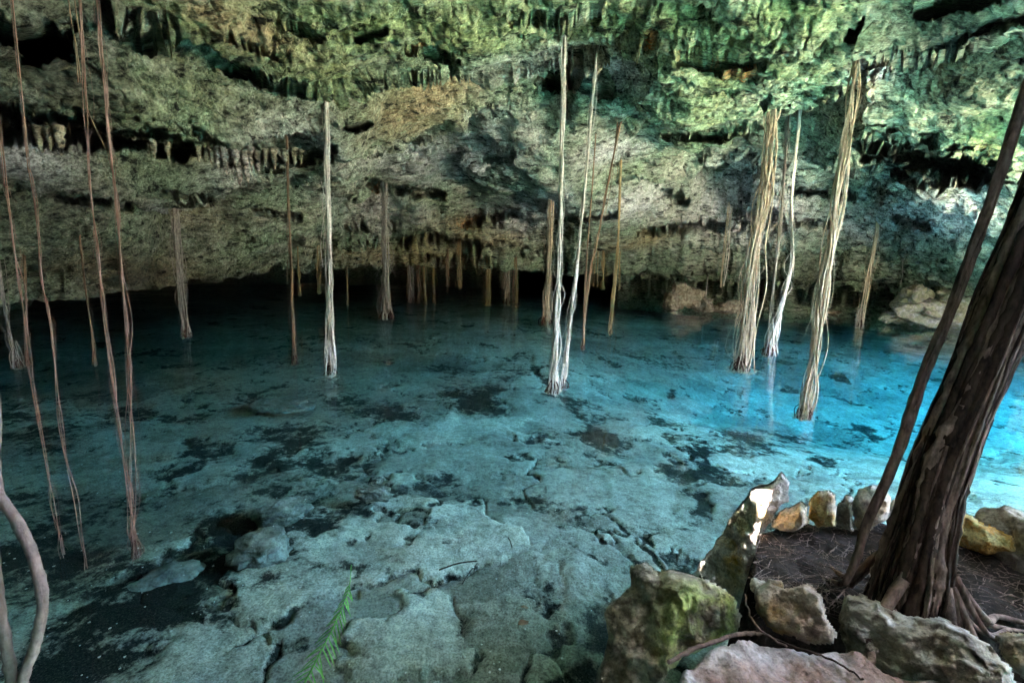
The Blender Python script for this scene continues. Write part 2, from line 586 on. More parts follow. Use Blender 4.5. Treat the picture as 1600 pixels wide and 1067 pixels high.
NC, NA, NB = 900, 400, 70
ths = np.radians(np.linspace(-64, 55.5, NC))
lr_ = smooth_interp(ths, lip_th, lip_r)
lz_ = smooth_interp(ths, lip_th, lip_z)
ker = np.hanning(41)
ker /= ker.sum()
lr_ = np.convolve(np.pad(lr_, 20, 'edge'), ker, 'valid')
lz_ = np.convolve(np.pad(lz_, 20, 'edge'), ker, 'valid')
_l3 = np.stack([ths * 16, ths * 0, ths * 0], 1)
lz_ = lz_ + fbm(_l3, 4, 301, 0.6) * 0.16 * np.clip(lr_ / 15, 0.5, 1.4)
lr_ = lr_ * (1 + fbm(_l3 * 0.7, 3, 302) * 0.05)
R0 = 3.0
va = np.linspace(0, 1, NA)
TH = np.tile(ths, (NA, 1))
LRmax = np.log(lr_)[None, :]
LR = math.log(R0) + (LRmax - math.log(R0)) * va[:, None]
Zc = rbf(TH.ravel(), LR.ravel()).reshape(NA, NC)
# bring the sheet exactly onto the lip line at its far edge
blend = sstep(0.86, 1.0, va)[:, None]
Zc = Zc + (lz_[None, :] - Zc[-1][None, :]) * blend
R = np.exp(LR)
# beyond the lip: the rock rises again into the unlit back of the cave and comes down to the water
vb = np.linspace(0, 1, NB + 1)[1:]
deep = smooth_interp(ths, [-1.2, -0.5, 0.1, 0.22, 0.45, 1.2], [30, 45, 45, 5.0, 1.6, 1.4])
rise = smooth_interp(ths, [-1.2, -0.5, 0.1, 0.3, 1.2], [0.9, 1.2, 1.2, 0.35, 0.25])
RB = lr_[None, :] + vb[:, None] * deep[None, :]
up = rise[None, :] * np.sin(np.clip(vb * 6, 0, 1) * math.pi / 2)[:, None]
dn0 = smooth_interp(ths, [-1.2, 0.1, 0.25, 0.4, 1.2], [0.8, 0.8, 0.3, 0.1, 0.1])[None, :]
down = sstep(dn0, 1.0, vb[:, None]) * (lz_[None, :] + rise[None, :] + 1.6)
ZB = lz_[None, :] + up - down
Rall = np.concatenate([R, RB], 0)
Zall = np.concatenate([Zc, ZB], 0)
THall = np.tile(ths, (NA + NB, 1))
X = Rall * np.sin(THall)
Y = Rall * np.cos(THall)
P = np.stack([X.ravel(), Y.ravel(), Zall.ravel()], 1)
px, py = pix(P)
front = np.concatenate([np.ones(NA * NC), np.zeros(NB * NC)])

# ledges: (polyline in photo pixels, rise in metres, ramp px, hold px, fade px)
wob = fbm(P * 0.8, 2, 5) * 26
LEDGES = [
    ([(150, 5), (230, 40), (300, 62), (350, 95), (430, 128), (500, 142), (570, 122), (650, 110), (740, 118), (820, 108), (900, 92), (960, 78), (1020, 70)], 0.8, 10, 30, 120),
    ([(1030, 205), (1075, 217), (1140, 212), (1200, 188), (1260, 172), (1310, 140), (1342, 108), (1345, 60), (1300, 10)], 0.75, 10, 34, 100),
    ([(-200, 130), (0, 166), (110, 192), (200, 206), (300, 222), (380, 236), (440, 236), (505, 232), (530, 226)], 1.25, 8, 44, 80),
    ([(575, 285), (600, 298), (640, 300), (690, 306)], 0.35, 5, 10, 30),
    ([(1345, 112), (1400, 92), (1480, 72), (1560, 40), (1620, 20)], 0.45, 8, 22, 70),
    ([(1300, 205), (1350, 214), (1430, 215), (1500, 235), (1545, 250)], 0.6, 14, 40, 50),
    ([(845, 118), (870, 128), (930, 122), (975, 150), (1030, 195)], 0.5, 6, 16, 40),
    ([(625, 380), (660, 366), (700, 372), (745, 388)], 0.4, 5, 9, 16),
    ([(530, 355), (580, 350), (620, 352)], 0.25, 5, 9, 22),
    ([(800, 20), (840, 25), (900, 25), (935, 5)], 0.7, 5, 12, 30),
    ([(640, 70), (690, 80), (710, 95)], 0.4, 4, 10, 24),
    ([(1060, 85), (1110, 92), (1150, 105), (1190, 95)], 0.5, 5, 16, 26),
    ([(740, 335), (790, 325), (830, 330)], 0.4, 5, 9, 26),
    ([(1000, 360), (1060, 352), (1120, 350), (1200, 352), (1290, 350)], 0.35, 5, 12, 30),
    ([(1340, 290), (1420, 288), (1480, 285), (1545, 292)], -0.25, 6, 20, 60),
    ([(20, 300), (100, 308), (180, 318), (260, 330), (340, 325)], 0.35, 8, 14, 50),
    ([(300, 385), (370, 372), (450, 372), (520, 380)], 0.25, 6, 12, 40),
    ([(1100, 300), (1180, 296), (1260, 305)], 0.35, 5, 12, 40),
    ([(540, 252), (620, 234), (700, 216), (790, 190), (860, 162), (900, 142)], 0.6, 7, 22, 60),
    ([(150, 332), (270, 340), (400, 320), (520, 302), (640, 294)], 0.55, 6, 16, 45),
    ([(880, 302), (960, 282), (1060, 286), (1160, 270), (1260, 262), (1340, 262)], 0.55, 6, 20, 50),
    ([(380, 405), (500, 385), (620, 374), (760, 380), (880, 394)], 0.45, 5, 10, 24),
    ([(980, 395), (1080, 388), (1200, 396), (1320, 392), (1420, 410)], 0.45, 5, 9, 20)]
dz = np.zeros(len(P))
for pl, hgt, w1, hold, fade in LEDGES:
    xs = [a[0] for a in pl]
    ys = [a[1] for a in pl]
    if all(b > a for a, b in zip(xs, xs[1:])):
        yc = np.interp(px, xs, ys)
    else:
        m_ = xs.index(max(xs))
        yc = np.interp(px, xs[:m_ + 1], ys[:m_ + 1])
    hgt, w1 = hgt * 1.0, w1 * 1.7
    t = py - yc + wob * 0.7
    L = xs[0] if xs[0] < xs[-1] else xs[0]
    Rr = max(xs)
    tp = sstep(L - 8, L + 0.18 * (Rr - L) + 10, px) * (1 - sstep(Rr - 0.12 * (Rr - L) - 8, Rr + 10, px))
    dz += hgt * sstep(0, w1, t) * (1 - sstep(hold, hold + fade, t)) * tp * front
# hollows where the roots come out of the rock
for hx, hy, hr in [(511, 238, 14), (275, 338, 14), (448, 288, 12), (601, 310, 18), (880, 136, 18), (926, 144, 18), (862, 272, 14), (970, 248, 10), (1206, 186, 22), (1240, 220, 22),
                   (1337, 106, 16), (1376, 304, 12), (1120, 306, 9), (763, 346, 14), (791, 340, 16), (655, 392, 26), (718, 402, 12), (943, 398, 12), (590, 330, 9), (850, 210, 12), (700, 250, 8), (760, 160, 10),
                   (1045, 300, 8), (1060, 318, 9), (640, 240, 14), (480, 330, 10), (380, 300, 9), (1160, 250, 9), (1500, 110, 12)]:
    dz += front * 0.016 * hr * np.exp(-(((px - hx) / hr) ** 2 + ((py - hy + 2) / (hr * 0.55)) ** 2) ** 2)
P[:, 2] += dz

# normals of the base sheet, then displacement along them
Pg = P.reshape(NA + NB, NC, 3)
du = np.gradient(Pg, axis=1)
dv = np.gradient(Pg, axis=0)
N = np.cross(du, dv).reshape(-1, 3)
N /= np.linalg.norm(N, axis=1, keepdims=True) + 1e-9
sgn = np.where((N * (np.array([0, 0, H]) - P)).sum(1) < 0, -1, 1)
N *= sgn[:, None]                                  # towards the camera, out of the rock
rough_mask = np.clip(gz(px, py, [(650, 40, 420, 85), (1050, 60, 280, 110), (300, 60, 160, 60, 20), (1230, 110, 110, 80), (420, 265, 130, 35),
                                 (120, 250, 130, 40), (680, 370, 110, 40), (1440, 370, 160, 90), (1160, 350, 120, 50), (1500, 240, 90, 70)]), 0, 1)
ST = P * np.array([0.55, 1.4, 2.2])
d0 = fbm(P * 0.42, 3, 11) * 0.34
d1 = fbm(ST * 1.5, 5, 21, 0.55) * 0.11
f1, f2, _ = worley(P * np.array([1.7, 2.8, 2.8]) + fbm(P * 2, 2, 3)[:, None] * 0.5, 7)
pit = -np.clip(0.42 - f1, 0, 1) * 0.55
pm = sstep(-0.1, 0.35, fbm(P * 0.8, 3, 31) + rough_mask * 0.35 - 0.12)
f1b, _, _ = worley(P * 7.5 + fbm(P * 5, 2, 4)[:, None] * 0.5, 8)
pit2 = -np.clip(0.45 - f1b, 0, 1) * 0.15
lump = (1 - ridged(P * np.array([1.4, 2.4, 2.4]), 3, 41)) * -0.07
d2 = fbm(P * 9, 4, 51, 0.6) * 0.02
f1c, f2c, _ = worley(P * np.array([1.0, 1.1, 1.6]) + fbm(P * 1.3, 3, 61)[:, None] * 0.7, 9)
block = -np.clip(0.10 - (f2c - f1c), 0, 1) * 1.2 * sstep(0.0, 0.5, fbm(P * 0.5, 2, 66) + 0.25)
amp = (0.55 + 0.65 * rough_mask) * (1 + 0.4 * sstep(9, 20, np.hypot(P[:, 0], P[:, 1])))
disp = d0 + d1 * amp + (pit * pm + pit2) * amp + lump * amp + d2 + block * 0.6
# small cavities and hanging knobs
ev = np.linalg.norm(np.gradient(Pg, axis=0), axis=2).ravel()
cell = (Rall * (ths[1] - ths[0])).ravel()
disp *= np.clip(2.8 * cell / (ev + 1e-6), 0.1, 1.0)
P2 = P + N * disp[:, None]
# slots and cavities eaten into the rock along its bedding: (line, half width, depth in metres)
SLOTS = [([(-80, 172), (60, 198), (150, 212), (250, 222), (335, 240)], 20, 3.5), ([(335, 246), (420, 250), (510, 242)], 13, 1.6), ([(330, 98), (420, 130), (490, 144)], 8, 1.6),
         ([(575, 290), (640, 300), (690, 306)], 7, 1.6), ([(1345, 110), (1440, 80), (1530, 52), (1610, 22)], 10, 2.2), ([(1370, 232), (1450, 250), (1540, 275)], 26, 2.5),
         ([(625, 380), (665, 370), (745, 388)], 8, 1.8), ([(850, 128), (900, 132), (950, 142)], 9, 1.4), ([(1065, 88), (1120, 96), (1190, 100)], 13, 1.6), ([(805, 26), (870, 30), (935, 6)], 10, 1.6),
         ([(1040, 300), (1072, 318)], 7, 1.2), ([(1000, 364), (1100, 352), (1200, 354), (1290, 350)], 6, 1.2), ([(545, 356), (620, 352)], 6, 1.2), ([(1000, 446), (1120, 452), (1250, 458), (1390, 466)], 14, 3.0),
         ([(190, 60), (235, 72)], 10, 1.2), ([(640, 78), (705, 92)], 8, 1.2), ([(735, 348), (800, 336)], 6, 1.4), ([(1150, 330), (1215, 338)], 6, 1.0), ([(90, 312), (200, 322)], 6, 1.2), ([(1400, 345), (1450, 352)], 8, 1.0),
         ([(400, 330), (470, 338)], 5, 1.0), ([(760, 250), (800, 244)], 5, 0.9), ([(1330, 60), (1350, 30)], 7, 1.0), ([(560, 60), (600, 50)], 7, 1.0), ([(450, 40), (500, 62)], 7, 1.0), ([(985, 60), (1020, 72)], 6, 1.0), ([(-20, 40), (50, 66), (110, 58)], 26, 2.6), ([(1440, 16), (1580, -16)], 12, 1.6), ([(360, 62), (440, 94)], 7, 1.2),
         ([(525, 140), (590, 122), (650, 116)], 6, 1.4), ([(1040, 213), (1130, 214), (1200, 192)], 7, 1.5), ([(640, 404), (760, 410)], 5, 1.4), ([(870, 346), (960, 338)], 5, 1.0), ([(250, 302), (330, 314)], 5, 1.2), ([(540, 200), (575, 196)], 6, 1.0), ([(1240, 300), (1330, 306)], 6, 1.2)]
qx, qy = pix(P2)
jx = fbm(P * 2.6, 4, 401, 0.6)
push = np.zeros(len(P2))
for line, hw, dpt in SLOTS:
    dist = np.full(len(P2), 1e3)
    for (ax, ay), (bx_, by_) in zip(line, line[1:]):
        L2 = (bx_ - ax) ** 2 + (by_ - ay) ** 2
        tt = np.clip(((qx - ax) * (bx_ - ax) + (qy - ay) * (by_ - ay)) / L2, 0, 1)
        dist = np.minimum(dist, np.hypot(qx - ax - tt * (bx_ - ax), qy - ay - tt * (by_ - ay)))
    push = np.maximum(push, dpt * (1 - sstep(0.55, 1.0, dist / hw + jx * 1.1)))
outw = np.stack([np.sin(THall).ravel(), np.cos(THall).ravel(), np.full(len(P2), 0.2)], 1)
P2 = P2 + outw * push[:, None]
CP = P2                                            # final ceiling vertices
ceil_me = np_mesh('cave_ceiling', P2, grid_faces(NA + NB, NC))
moss = gz(px, py, [(650, 35, 330, 75), (480, 100, 140, 55, 20), (1000, 60, 220, 70), (1180, 60, 150, 80, 0, .8), (1290, 100, 60, 60, 0, .6), (300, 45, 120, 35, 25, .8), (560, 30, 200, 70),
                   (180, 270, 60, 25), (1540, 230, 50, 70, 0, 1), (1500, 350, 40, 60, 0, .8), (1250, 30, 110, 50), (330, 300, 60, 16, 0, .5), (650, 400, 60, 16, 0, .6), (1100, 150, 90, 60, 0, .7),
                   (300, 170, 200, 40, 0, .45), (640, 190, 60, 50, 0, .6)])
pale = 0.95 * gz(px, py, [(1450, 330, 110, 45), (1170, 340, 110, 50), (430, 262, 90, 26), (820, 335, 60, 30), (700, 262, 150, 30, -5, .6), (600, 340, 80, 20, 0, .5), (1000, 330, 80, 20, -8, .6), (430, 260, 60, 22), (1170, 330, 90, 45), (1400, 330, 80, 30), (1500, 330, 70, 50), (1350, 360, 60, 25, 0, .8), (920, 150, 60, 14, 0, .8), (960, 240, 60, 14, -10, .7), (1290, 190, 120, 14, -20, .7),
                   (860, 320, 40, 30, -30, .9), (60, 265, 110, 35, 0, .8), (270, 345, 50, 14, 0, .8), (360, 320, 60, 14, 0, .4), (1380, 110, 50, 12, -15, .9), (820, 350, 30, 24), (500, 320, 60, 20, 0, .3), (720, 260, 120, 40, 0, .35), (860, 100, 130, 18, -8, .5)])
tan = gz(px, py, [(690, 185, 100, 28, -20), (360, 40, 130, 25, 22, .9), (620, 210, 60, 16, -10, .7), (1350, 160, 120, 30, -25, .5), (1300, 180, 50, 14, -20, .6), (760, 375, 70, 25, 0, .6), (300, 360, 60, 20, 0, .5), (1000, 380, 60, 12, -10, .7),
                  (200, 430, 160, 25, 0, .6), (1500, 140, 100, 40, -20, .55), (700, 350, 50, 20, 0, .4), (940, 90, 90, 14, -8, .6), (420, 275, 90, 30, 0, .6), (200, 250, 110, 25, 0, .5), (620, 405, 130, 12, 0, .6)])
dark = gz(px, py, [(60, 110, 190, 120, 0, .88), (60, 330, 230, 80, 0, .72), (230, 440, 300, 40, 3, .65), (150, 400, 180, 55, 0, .6), (1540, 120, 120, 70, -15, .8), (1350, 40, 80, 40, -30, .4), (1420, 255, 110, 42, 5, .85), (1480, 40, 140, 55, -12, .9), (420, 180, 140, 30, 10, .45), (1470, 50, 130, 45, -15, .75), (1400, 255, 90, 40, 10, .65), (60, 210, 130, 28, 8, .8), (200, 150, 200, 45, 15, .35), (60, 60, 110, 90, 0, .6), (1440, 120, 60, 25, -20, .3), (500, 110, 200, 16, 0, .25), (1200, 430, 180, 25, 0, .5), (1050, 430, 60, 25, 0, .4)])  # left, upper right and recesses: shade painted into the rock colour
rust = gz(px, py, [(668, 78, 20, 9), (905, 30, 30, 10, -25), (1013, 68, 12, 10), (1120, 100, 55, 12, 10), (1165, 100, 20, 14), (590, 320, 12, 8, 0, .7), (730, 350, 20, 9, 0, .7), (1120, 240, 20, 8, 0, .4)])
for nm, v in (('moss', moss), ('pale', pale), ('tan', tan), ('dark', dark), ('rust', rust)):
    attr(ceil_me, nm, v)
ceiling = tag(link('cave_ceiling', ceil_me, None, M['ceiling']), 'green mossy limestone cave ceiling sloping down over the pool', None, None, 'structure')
CPx, CPy = pix(CP)


def ceiling_z(x, y):
    i = np.argmin((CP[:NA * NC, 0] - x) ** 2 + (CP[:NA * NC, 1] - y) ** 2)
    return float(CP[i, 2])


# thick roof over the pool and over the viewer; its edge is the mouth of the cave
YS = 1.86
HOLE = [(3.71, YS), (3.72, 1.6), (3.95, 1.5), (4.25, 1.5), (4.42, 1.6), (4.42, YS)]
HOLE2 = [(4.42, YS), (4.1, 1.96), (3.71, YS)]
ROOF_BACK = [(-70, -9), (-6, -8.6), (6, -7.6), (8.8, -4.6), (9.6, 0), (10.5, YS)] + HOLE[::-1] + [(-70, YS)]
ROOF_FRONT = [(-70, YS)] + HOLE2[::-1] + [(10.5, YS), (13.4, 5), (18.2, 8), (23.5, 11), (28, 14), (32, 18), (60, 30), (60, 110), (-70, 110)]
def roof_mesh():
    from mathutils.geometry import tessellate_polygon
    bm = bmesh.new()
    # opening added in the unseen roof behind the viewer to brighten the foreground
    added_opening = [(2.5, -1.3), (3.2, -1.55), (3.95, -1.25), (4.0, -0.35), (3.3, 0.0), (2.6, -0.2)]
    for loops in ((ROOF_BACK, added_opening), (ROOF_FRONT,)):
        pol = [p for lp_ in loops for p in lp_]
        lo = [bm.verts.new((x, y, 6.5)) for x, y in pol]
        hi = [bm.verts.new((x, y, 7.6)) for x, y in pol]
        for t in tessellate_polygon([[Vector((x, y, 0)) for x, y in lp_] for lp_ in loops]):
            bm.faces.new([lo[i] for i in t])
            bm.faces.new([hi[i] for i in reversed(t)])
        o_ = 0
        for lp_ in loops:
            k = len(lp_)
            for i in range(k):
                a, b = o_ + i, o_ + (i + 1) % k
                bm.faces.new([lo[a], lo[b], hi[b], hi[a]])
            o_ += k
    me = bpy.data.meshes.new('cave_roof')
    bm.to_mesh(me)
    bm.free()
    for nm in ('moss', 'pale', 'tan', 'dark', 'rust'):
        attr(me, nm, [0.0] * len(me.vertices))
    return me
tag(link('cave_roof', roof_mesh(), None, M['ceiling'], False), None, None, None, 'structure')

# left side wall of the cave; its run behind the viewer is added to block light
def wall_mesh():
    nu, nv = 120, 40
    u = np.linspace(0, 1, nu)
    v = np.linspace(-1.5, 6.8, nv)
    U, V = np.meshgrid(u, v)
    wc = spline([(9.4, -3.6, 0), (8, -5.5, 0), (4, -7.0, 0), (0, -7.2, 0), (-6, -6.6, 0), (-9.5, -4.2, 0), (-11, 0, 0), (-13, 6, 0), (-20, 18, 0), (-34, 34, 0), (-60, 60, 0)], nu)
    xw = wc[None, :, 0] - 1.2 * np.sin(V * 0.5)
    yw = wc[None, :, 1] + 0 * V
    Pw = np.stack([xw.ravel(), yw.ravel(), V.ravel()], 1)
    Pw[:, 0] += fbm(Pw * 0.6, 5, 77) * 0.8
    me = np_mesh('cave_wall', Pw, grid_faces(nv, nu))
    for nm in ('moss', 'pale', 'tan', 'dark', 'rust'):
        attr(me, nm, np.zeros(len(Pw)))
    return me
tag(link('cave_wall', wall_mesh(), None, M['ceiling']), None, None, None, 'structure')

# unseen rock column added on the near right to keep daylight off the left
def blocker_mesh():
    nu, nv = 90, 60
    a = np.linspace(0, 2 * math.pi, nu)
    v = np.linspace(-1.5, 7.0, nv)
    A_, V_ = np.meshgrid(a, v)
    fl = 1 + 0.25 * ((V_ - 2.8) / 4) ** 2
    Pp = np.stack([(7.6 + 1.5 * fl * np.cos(A_)).ravel(), (-2.4 + 2.3 * fl * np.sin(A_)).ravel(), V_.ravel()], 1)
    Pp[:, :2] += (fbm(Pp * 0.9, 5, 311) * 0.5)[:, None] * np.stack([np.cos(A_).ravel(), np.sin(A_).ravel()], 1)
    me = np_mesh('light_blocker', Pp, grid_faces(nv, nu))
    for nm in ('moss', 'pale', 'tan', 'dark', 'rust'):
        attr(me, nm, np.zeros(len(Pp)))
    return me
tag(link('light_blocker', blocker_mesh(), None, M['ceiling']), None, None, None, 'structure')

# ------------------------------------------------------------------ ground outside, pool bed, water
def ground_mesh():
    a = np.concatenate([-np.geomspace(30, 2500, 22)[::-1], np.linspace(-29, 45, 75), np.geomspace(46, 2500, 22)])
    Xg, Yg = np.meshgrid(a, a)
    xs, ys = Xg.ravel(), Yg.ravel()
    # the pool lies in front of the viewer; the bank is behind and to the right
    inside = np.minimum(ys + 1.2 + 0.15 * np.abs(xs), 10.5 + 0.5 * ys - xs)
    inside = np.minimum(inside, 90 - ys)
    z = 0.75 - 2.6 * sstep(-1.0, 1.2, inside)
    far = np.sqrt(xs ** 2 + (ys - 8) ** 2)
    z = z + 7.5 * sstep(8.0, 10.5, -inside)          # unseen rim added beyond the bank to cut off the low sky
    z += (fbm(np.stack([xs, ys, xs * 0], 1) * 0.3, 3, 91) * 0.3)
    return np_mesh('ground', np.stack([xs, ys, z], 1), grid_faces(len(a), len(a)))
tag(link('ground', ground_mesh(), None, M['ground']), None, None, None, 'structure')

NBr, NBc = 620, 760
th2 = np.radians(np.linspace(-62, 60, NBc))
r2 = np.geomspace(1.2, 46, NBr)
TT, RR = np.meshgrid(th2, r2)
B = np.stack([(RR * np.sin(TT)).ravel(), (RR * np.cos(TT)).ravel(), np.zeros(RR.size)], 1)
bx, by = B[:, 0], B[:, 1]
depth = 0.50 + 0.10 * fbm(B * 0.35, 3, 101)
depth += 1.15 * sstep(0.0, 8.0, bx) * sstep(3.8, 11, by) * (1 - 0.7 * sstep(8, 19, by)) + 0.12 * sstep(2, 6, by) * (1 - sstep(9, 16, by))
depth -= 0.28 * sstep(9, 22, by)
bedp = B.copy()
bedp[:, 2] = -depth
bpx, bpy_ = pix(bedp)
wx = fbm(B * 1.1, 4, 111)
wy = fbm(B * 1.1, 4, 112)
fineW = fbm(B * 4.0, 4, 113)
WPX = bpx + (wx * 60 + fineW * 16) * np.clip(6 / np.maximum(by, 2), 0.25, 1.3)
WPY = bpy_ + (wy * 26 + fineW * 9) * np.clip(6 / np.maximum(by, 2), 0.25, 1.3)
PATCH = [(455, 725, 50, 62, 15, 1.15), (395, 860, 62, 60, 20, 1.15), (335, 905, 60, 35, 0, .9), (480, 812, 60, 20, -10, 1), (560, 795, 60, 16, 0, .9), (640, 752, 90, 15, 3, .95), (700, 760, 40, 22, 0, .8),
         (738, 622, 38, 22, 15, 1.1), (605, 645, 70, 16, 8, .9), (560, 622, 30, 14, 30, .8), (930, 668, 62, 20, 42, 1.15), (868, 615, 40, 7, 38, 1), (700, 583, 50, 8, 5, .8), (790, 580, 28, 12, 0, .8),
         (1190, 690, 80, 15, 0, .95), (1082, 765, 24, 46, -12, 1.1), (1110, 715, 35, 20, 0, .9), (985, 850, 34, 8, 55, 1), (830, 785, 50, 12, 20, .8), (880, 800, 30, 16, 0, .75), (250, 732, 70, 11, -6, .9),
         (190, 645, 90, 22, -5, .8), (100, 780, 110, 40, 0, .8), (60, 900, 110, 90, 0, 1.0), (200, 960, 120, 50, 0, .85), (120, 1050, 120, 60, 0, 1), (270, 900, 40, 20, 10, .8), (300, 870, 50, 30, 0, .7), (1020, 565, 80, 14, 4, .65),
         (1170, 560, 60, 10, 0, .55), (430, 560, 80, 7, -4, .6), (330, 600, 10, 26, 0, .8), (260, 600, 60, 8, -3, .6), (880, 1010, 60, 60, 0, .5), (640, 850, 60, 10, -50, .6), (760, 690, 40, 10, 0, .5), (860, 690, 40, 16, 0, .6),
         (510, 1010, 50, 14, -30, .5), (60, 660, 90, 50, 0, .8), (1280, 560, 70, 8, 8, .5), (1010, 820, 12, 40, 40, .6), (530, 880, 40, 12, 0, .6), (700, 900, 30, 8, -30, .45), (960, 1000, 40, 50, 0, .7)]
litter = gz(WPX, WPY, [(a[0], a[1], a[2] * 1.5, a[3] * 1.5, *a[4:]) for a in PATCH])  # litter patches; the far left ones also paint in the shade there
# slabs of rock with cracks between them
fa, fb, cid = worley(B * np.array([0.42, 0.55, 1]) + np.stack([wx, wy, wx * 0], 1) * 0.55, 15)
crack = 1 - sstep(0.0, 0.10, fb - fa)
fa2, fb2, cid2 = worley(B * np.array([1.1, 1.5, 1]) + np.stack([wy, wx, wx * 0], 1) * 0.5, 16)
crack2 = (1 - sstep(0.0, 0.06, fb2 - fa2)) * (cid2 > 0.45)
nbg = fbm(B * 0.9, 5, 121)
litter = np.maximum(litter * (0.8 + 0.5 * nbg), np.maximum(crack * 0.66, crack2 * 0.36) * sstep(-0.45, 0.15, nbg + 0.1))
litter = np.maximum(litter, 0.7 * sstep(0.38, 0.62, nbg))
zb = -depth + (cid - 0.5) * 0.03 + (cid2 - 0.5) * 0.008 - sstep(0.35, 0.7, litter) * 0.022 - crack * 0.012
zb += fbm(B * 1.8, 4, 131, 0.5) * 0.035 + ridged(B * 5.0, 3, 141) * 0.006
zb = np.minimum(zb, -0.06)
# the bed falls away against the foreground bank so that rocks stand in it
bedp[:, 2] = zb
bed_me = np_mesh('pool_bed', bedp, grid_faces(NBr, NBc))
attr(bed_me, 'litter', litter)
attr(bed_me, 'tone', 0.62 + 0.6 * cid + 0.22 * (cid2 - 0.5))
attr(bed_me, 'olive', np.clip(gz(bpx, bpy_, [(900, 1000, 120, 90, 0, .85), (100, 900, 200, 200, 0, .6), (300, 600, 200, 80, 0, .6), (1000, 900, 60, 60, 0, .3), (560, 560, 250, 60, 0, .35)]), 0, 1))  # algae colour, with shade painted in by the left zones
tag(link('pool_bed', bed_me, None, M['bed']), None, None, None, 'structure')

bm = bmesh.new()
bmesh.ops.create_cube(bm, size=1.0)
for v in bm.verts:
    v.co = Vector((v.co.x * 150 + 0, v.co.y * 102 + 48.0, 0.0 if v.co.z > 0 else -4.0))
wm = bpy.data.meshes.new('water')
bm.to_mesh(wm)
bm.free()
tag(link('water', wm, None, M['water'], False), None, None, None, 'structure')


# ------------------------------------------------------------------ rocks
def rock_mesh(name, seed, sub=5, rough=0.22, facet=0.18, pits=0.05, shape=None):
    bm = bmesh.new()
    bmesh.ops.create_icosphere(bm, subdivisions=sub, radius=1.0)
    V = np.array([v.co[:] for v in bm.verts])
    F = np.array([[v.index for v in f.verts] for f in bm.faces])
    bm.free()
    # squarish stone: push the sphere towards a box, then cut facets and pit it
    Pn = V / (np.abs(V) ** 4).sum(1, keepdims=True) ** 0.25
    V = V * 0.55 + Pn * 0.45
    Dn = V / np.linalg.norm(V, axis=1, keepdims=True)
    o = seed * 7.31
    f1_, f2_, c_ = worley(V * 1.5 + o, seed)
    k = 1 + fbm(V * 1.1 + o, 3, seed) * rough * 1.6 + (c_ - 0.5) * facet * sstep(0.0, 0.25, f2_ - f1_) + fbm(V * 3.2 + o, 4, seed + 3, 0.6) * rough * 0.45
    g1, _, _ = worley(V * 5 + o, seed + 5)
    k += -np.clip(0.4 - g1, 0, 1) * pits * 2.2 + fbm(V * 12 + o, 3, seed + 9, 0.6) * pits * 0.35
    V = V * k[:, None]
    if shape is not None:
        V = shape(V)
    return V, F


def rock(name, c, size, mat, seed, label, cat='rock', rot=(0, 0, 0), group=None, patch=None, sub=5, shape=None, **kw):
    V, F = rock_mesh(name, seed, sub, shape=shape, **kw)
    V = V * (np.array(size) / 2.0)
    Rm = np.array((Matrix.Rotation(rot[2], 3, 'Z') @ Matrix.Rotation(rot[1], 3, 'Y') @ Matrix.Rotation(rot[0], 3, 'X')))
    V = V @ Rm.T
    me = np_mesh(name, V, F)
    o = link(name, me, None, M[mat])
    o.location = c
    if patch is not None:
        attr(me, 'patch', patch(V + np.array(c)))
    else:
        attr(me, 'patch', np.full(len(V), 0.5))
    return tag(o, label, cat, group)


def blob(items):
    def f(Pw):
        a, b = pix(Pw)
        return np.clip(gz(a, b, items) * 2.2, 0, 1)
    return f


# foreground bank: the ring of stones round the planting hole
def taper(top, lean=0.0, p=1.0):
    def f(V):
        t = np.clip((V[:, 2] + 1) / 2, 0, 1) ** p
        s = 1 + (top - 1) * t
        W = V.copy()
        W[:, 0] = V[:, 0] * s + lean * t
        W[:, 1] = V[:, 1] * s
        return W
    return f


def poly_sd(q, pol):
    dmin = np.full(len(q), 9.0)
    ins = np.zeros(len(q), bool)
    m = len(pol)
    for i in range(m):
        a, b = pol[i], pol[(i + 1) % m]
        ab = b - a
        t = np.clip(((q - a) @ ab) / (ab @ ab), 0, 1)
        dmin = np.minimum(dmin, np.linalg.norm(q - a - t[:, None] * ab, axis=1))
        c = ((a[1] > q[:, 1]) != (b[1] > q[:, 1]))
        with np.errstate(divide='ignore', invalid='ignore'):
            xi = a[0] + (q[:, 1] - a[1]) / (b[1] - a[1]) * ab[0]
        ins ^= c & (q[:, 0] < xi)
    return np.where(ins, dmin, -dmin)


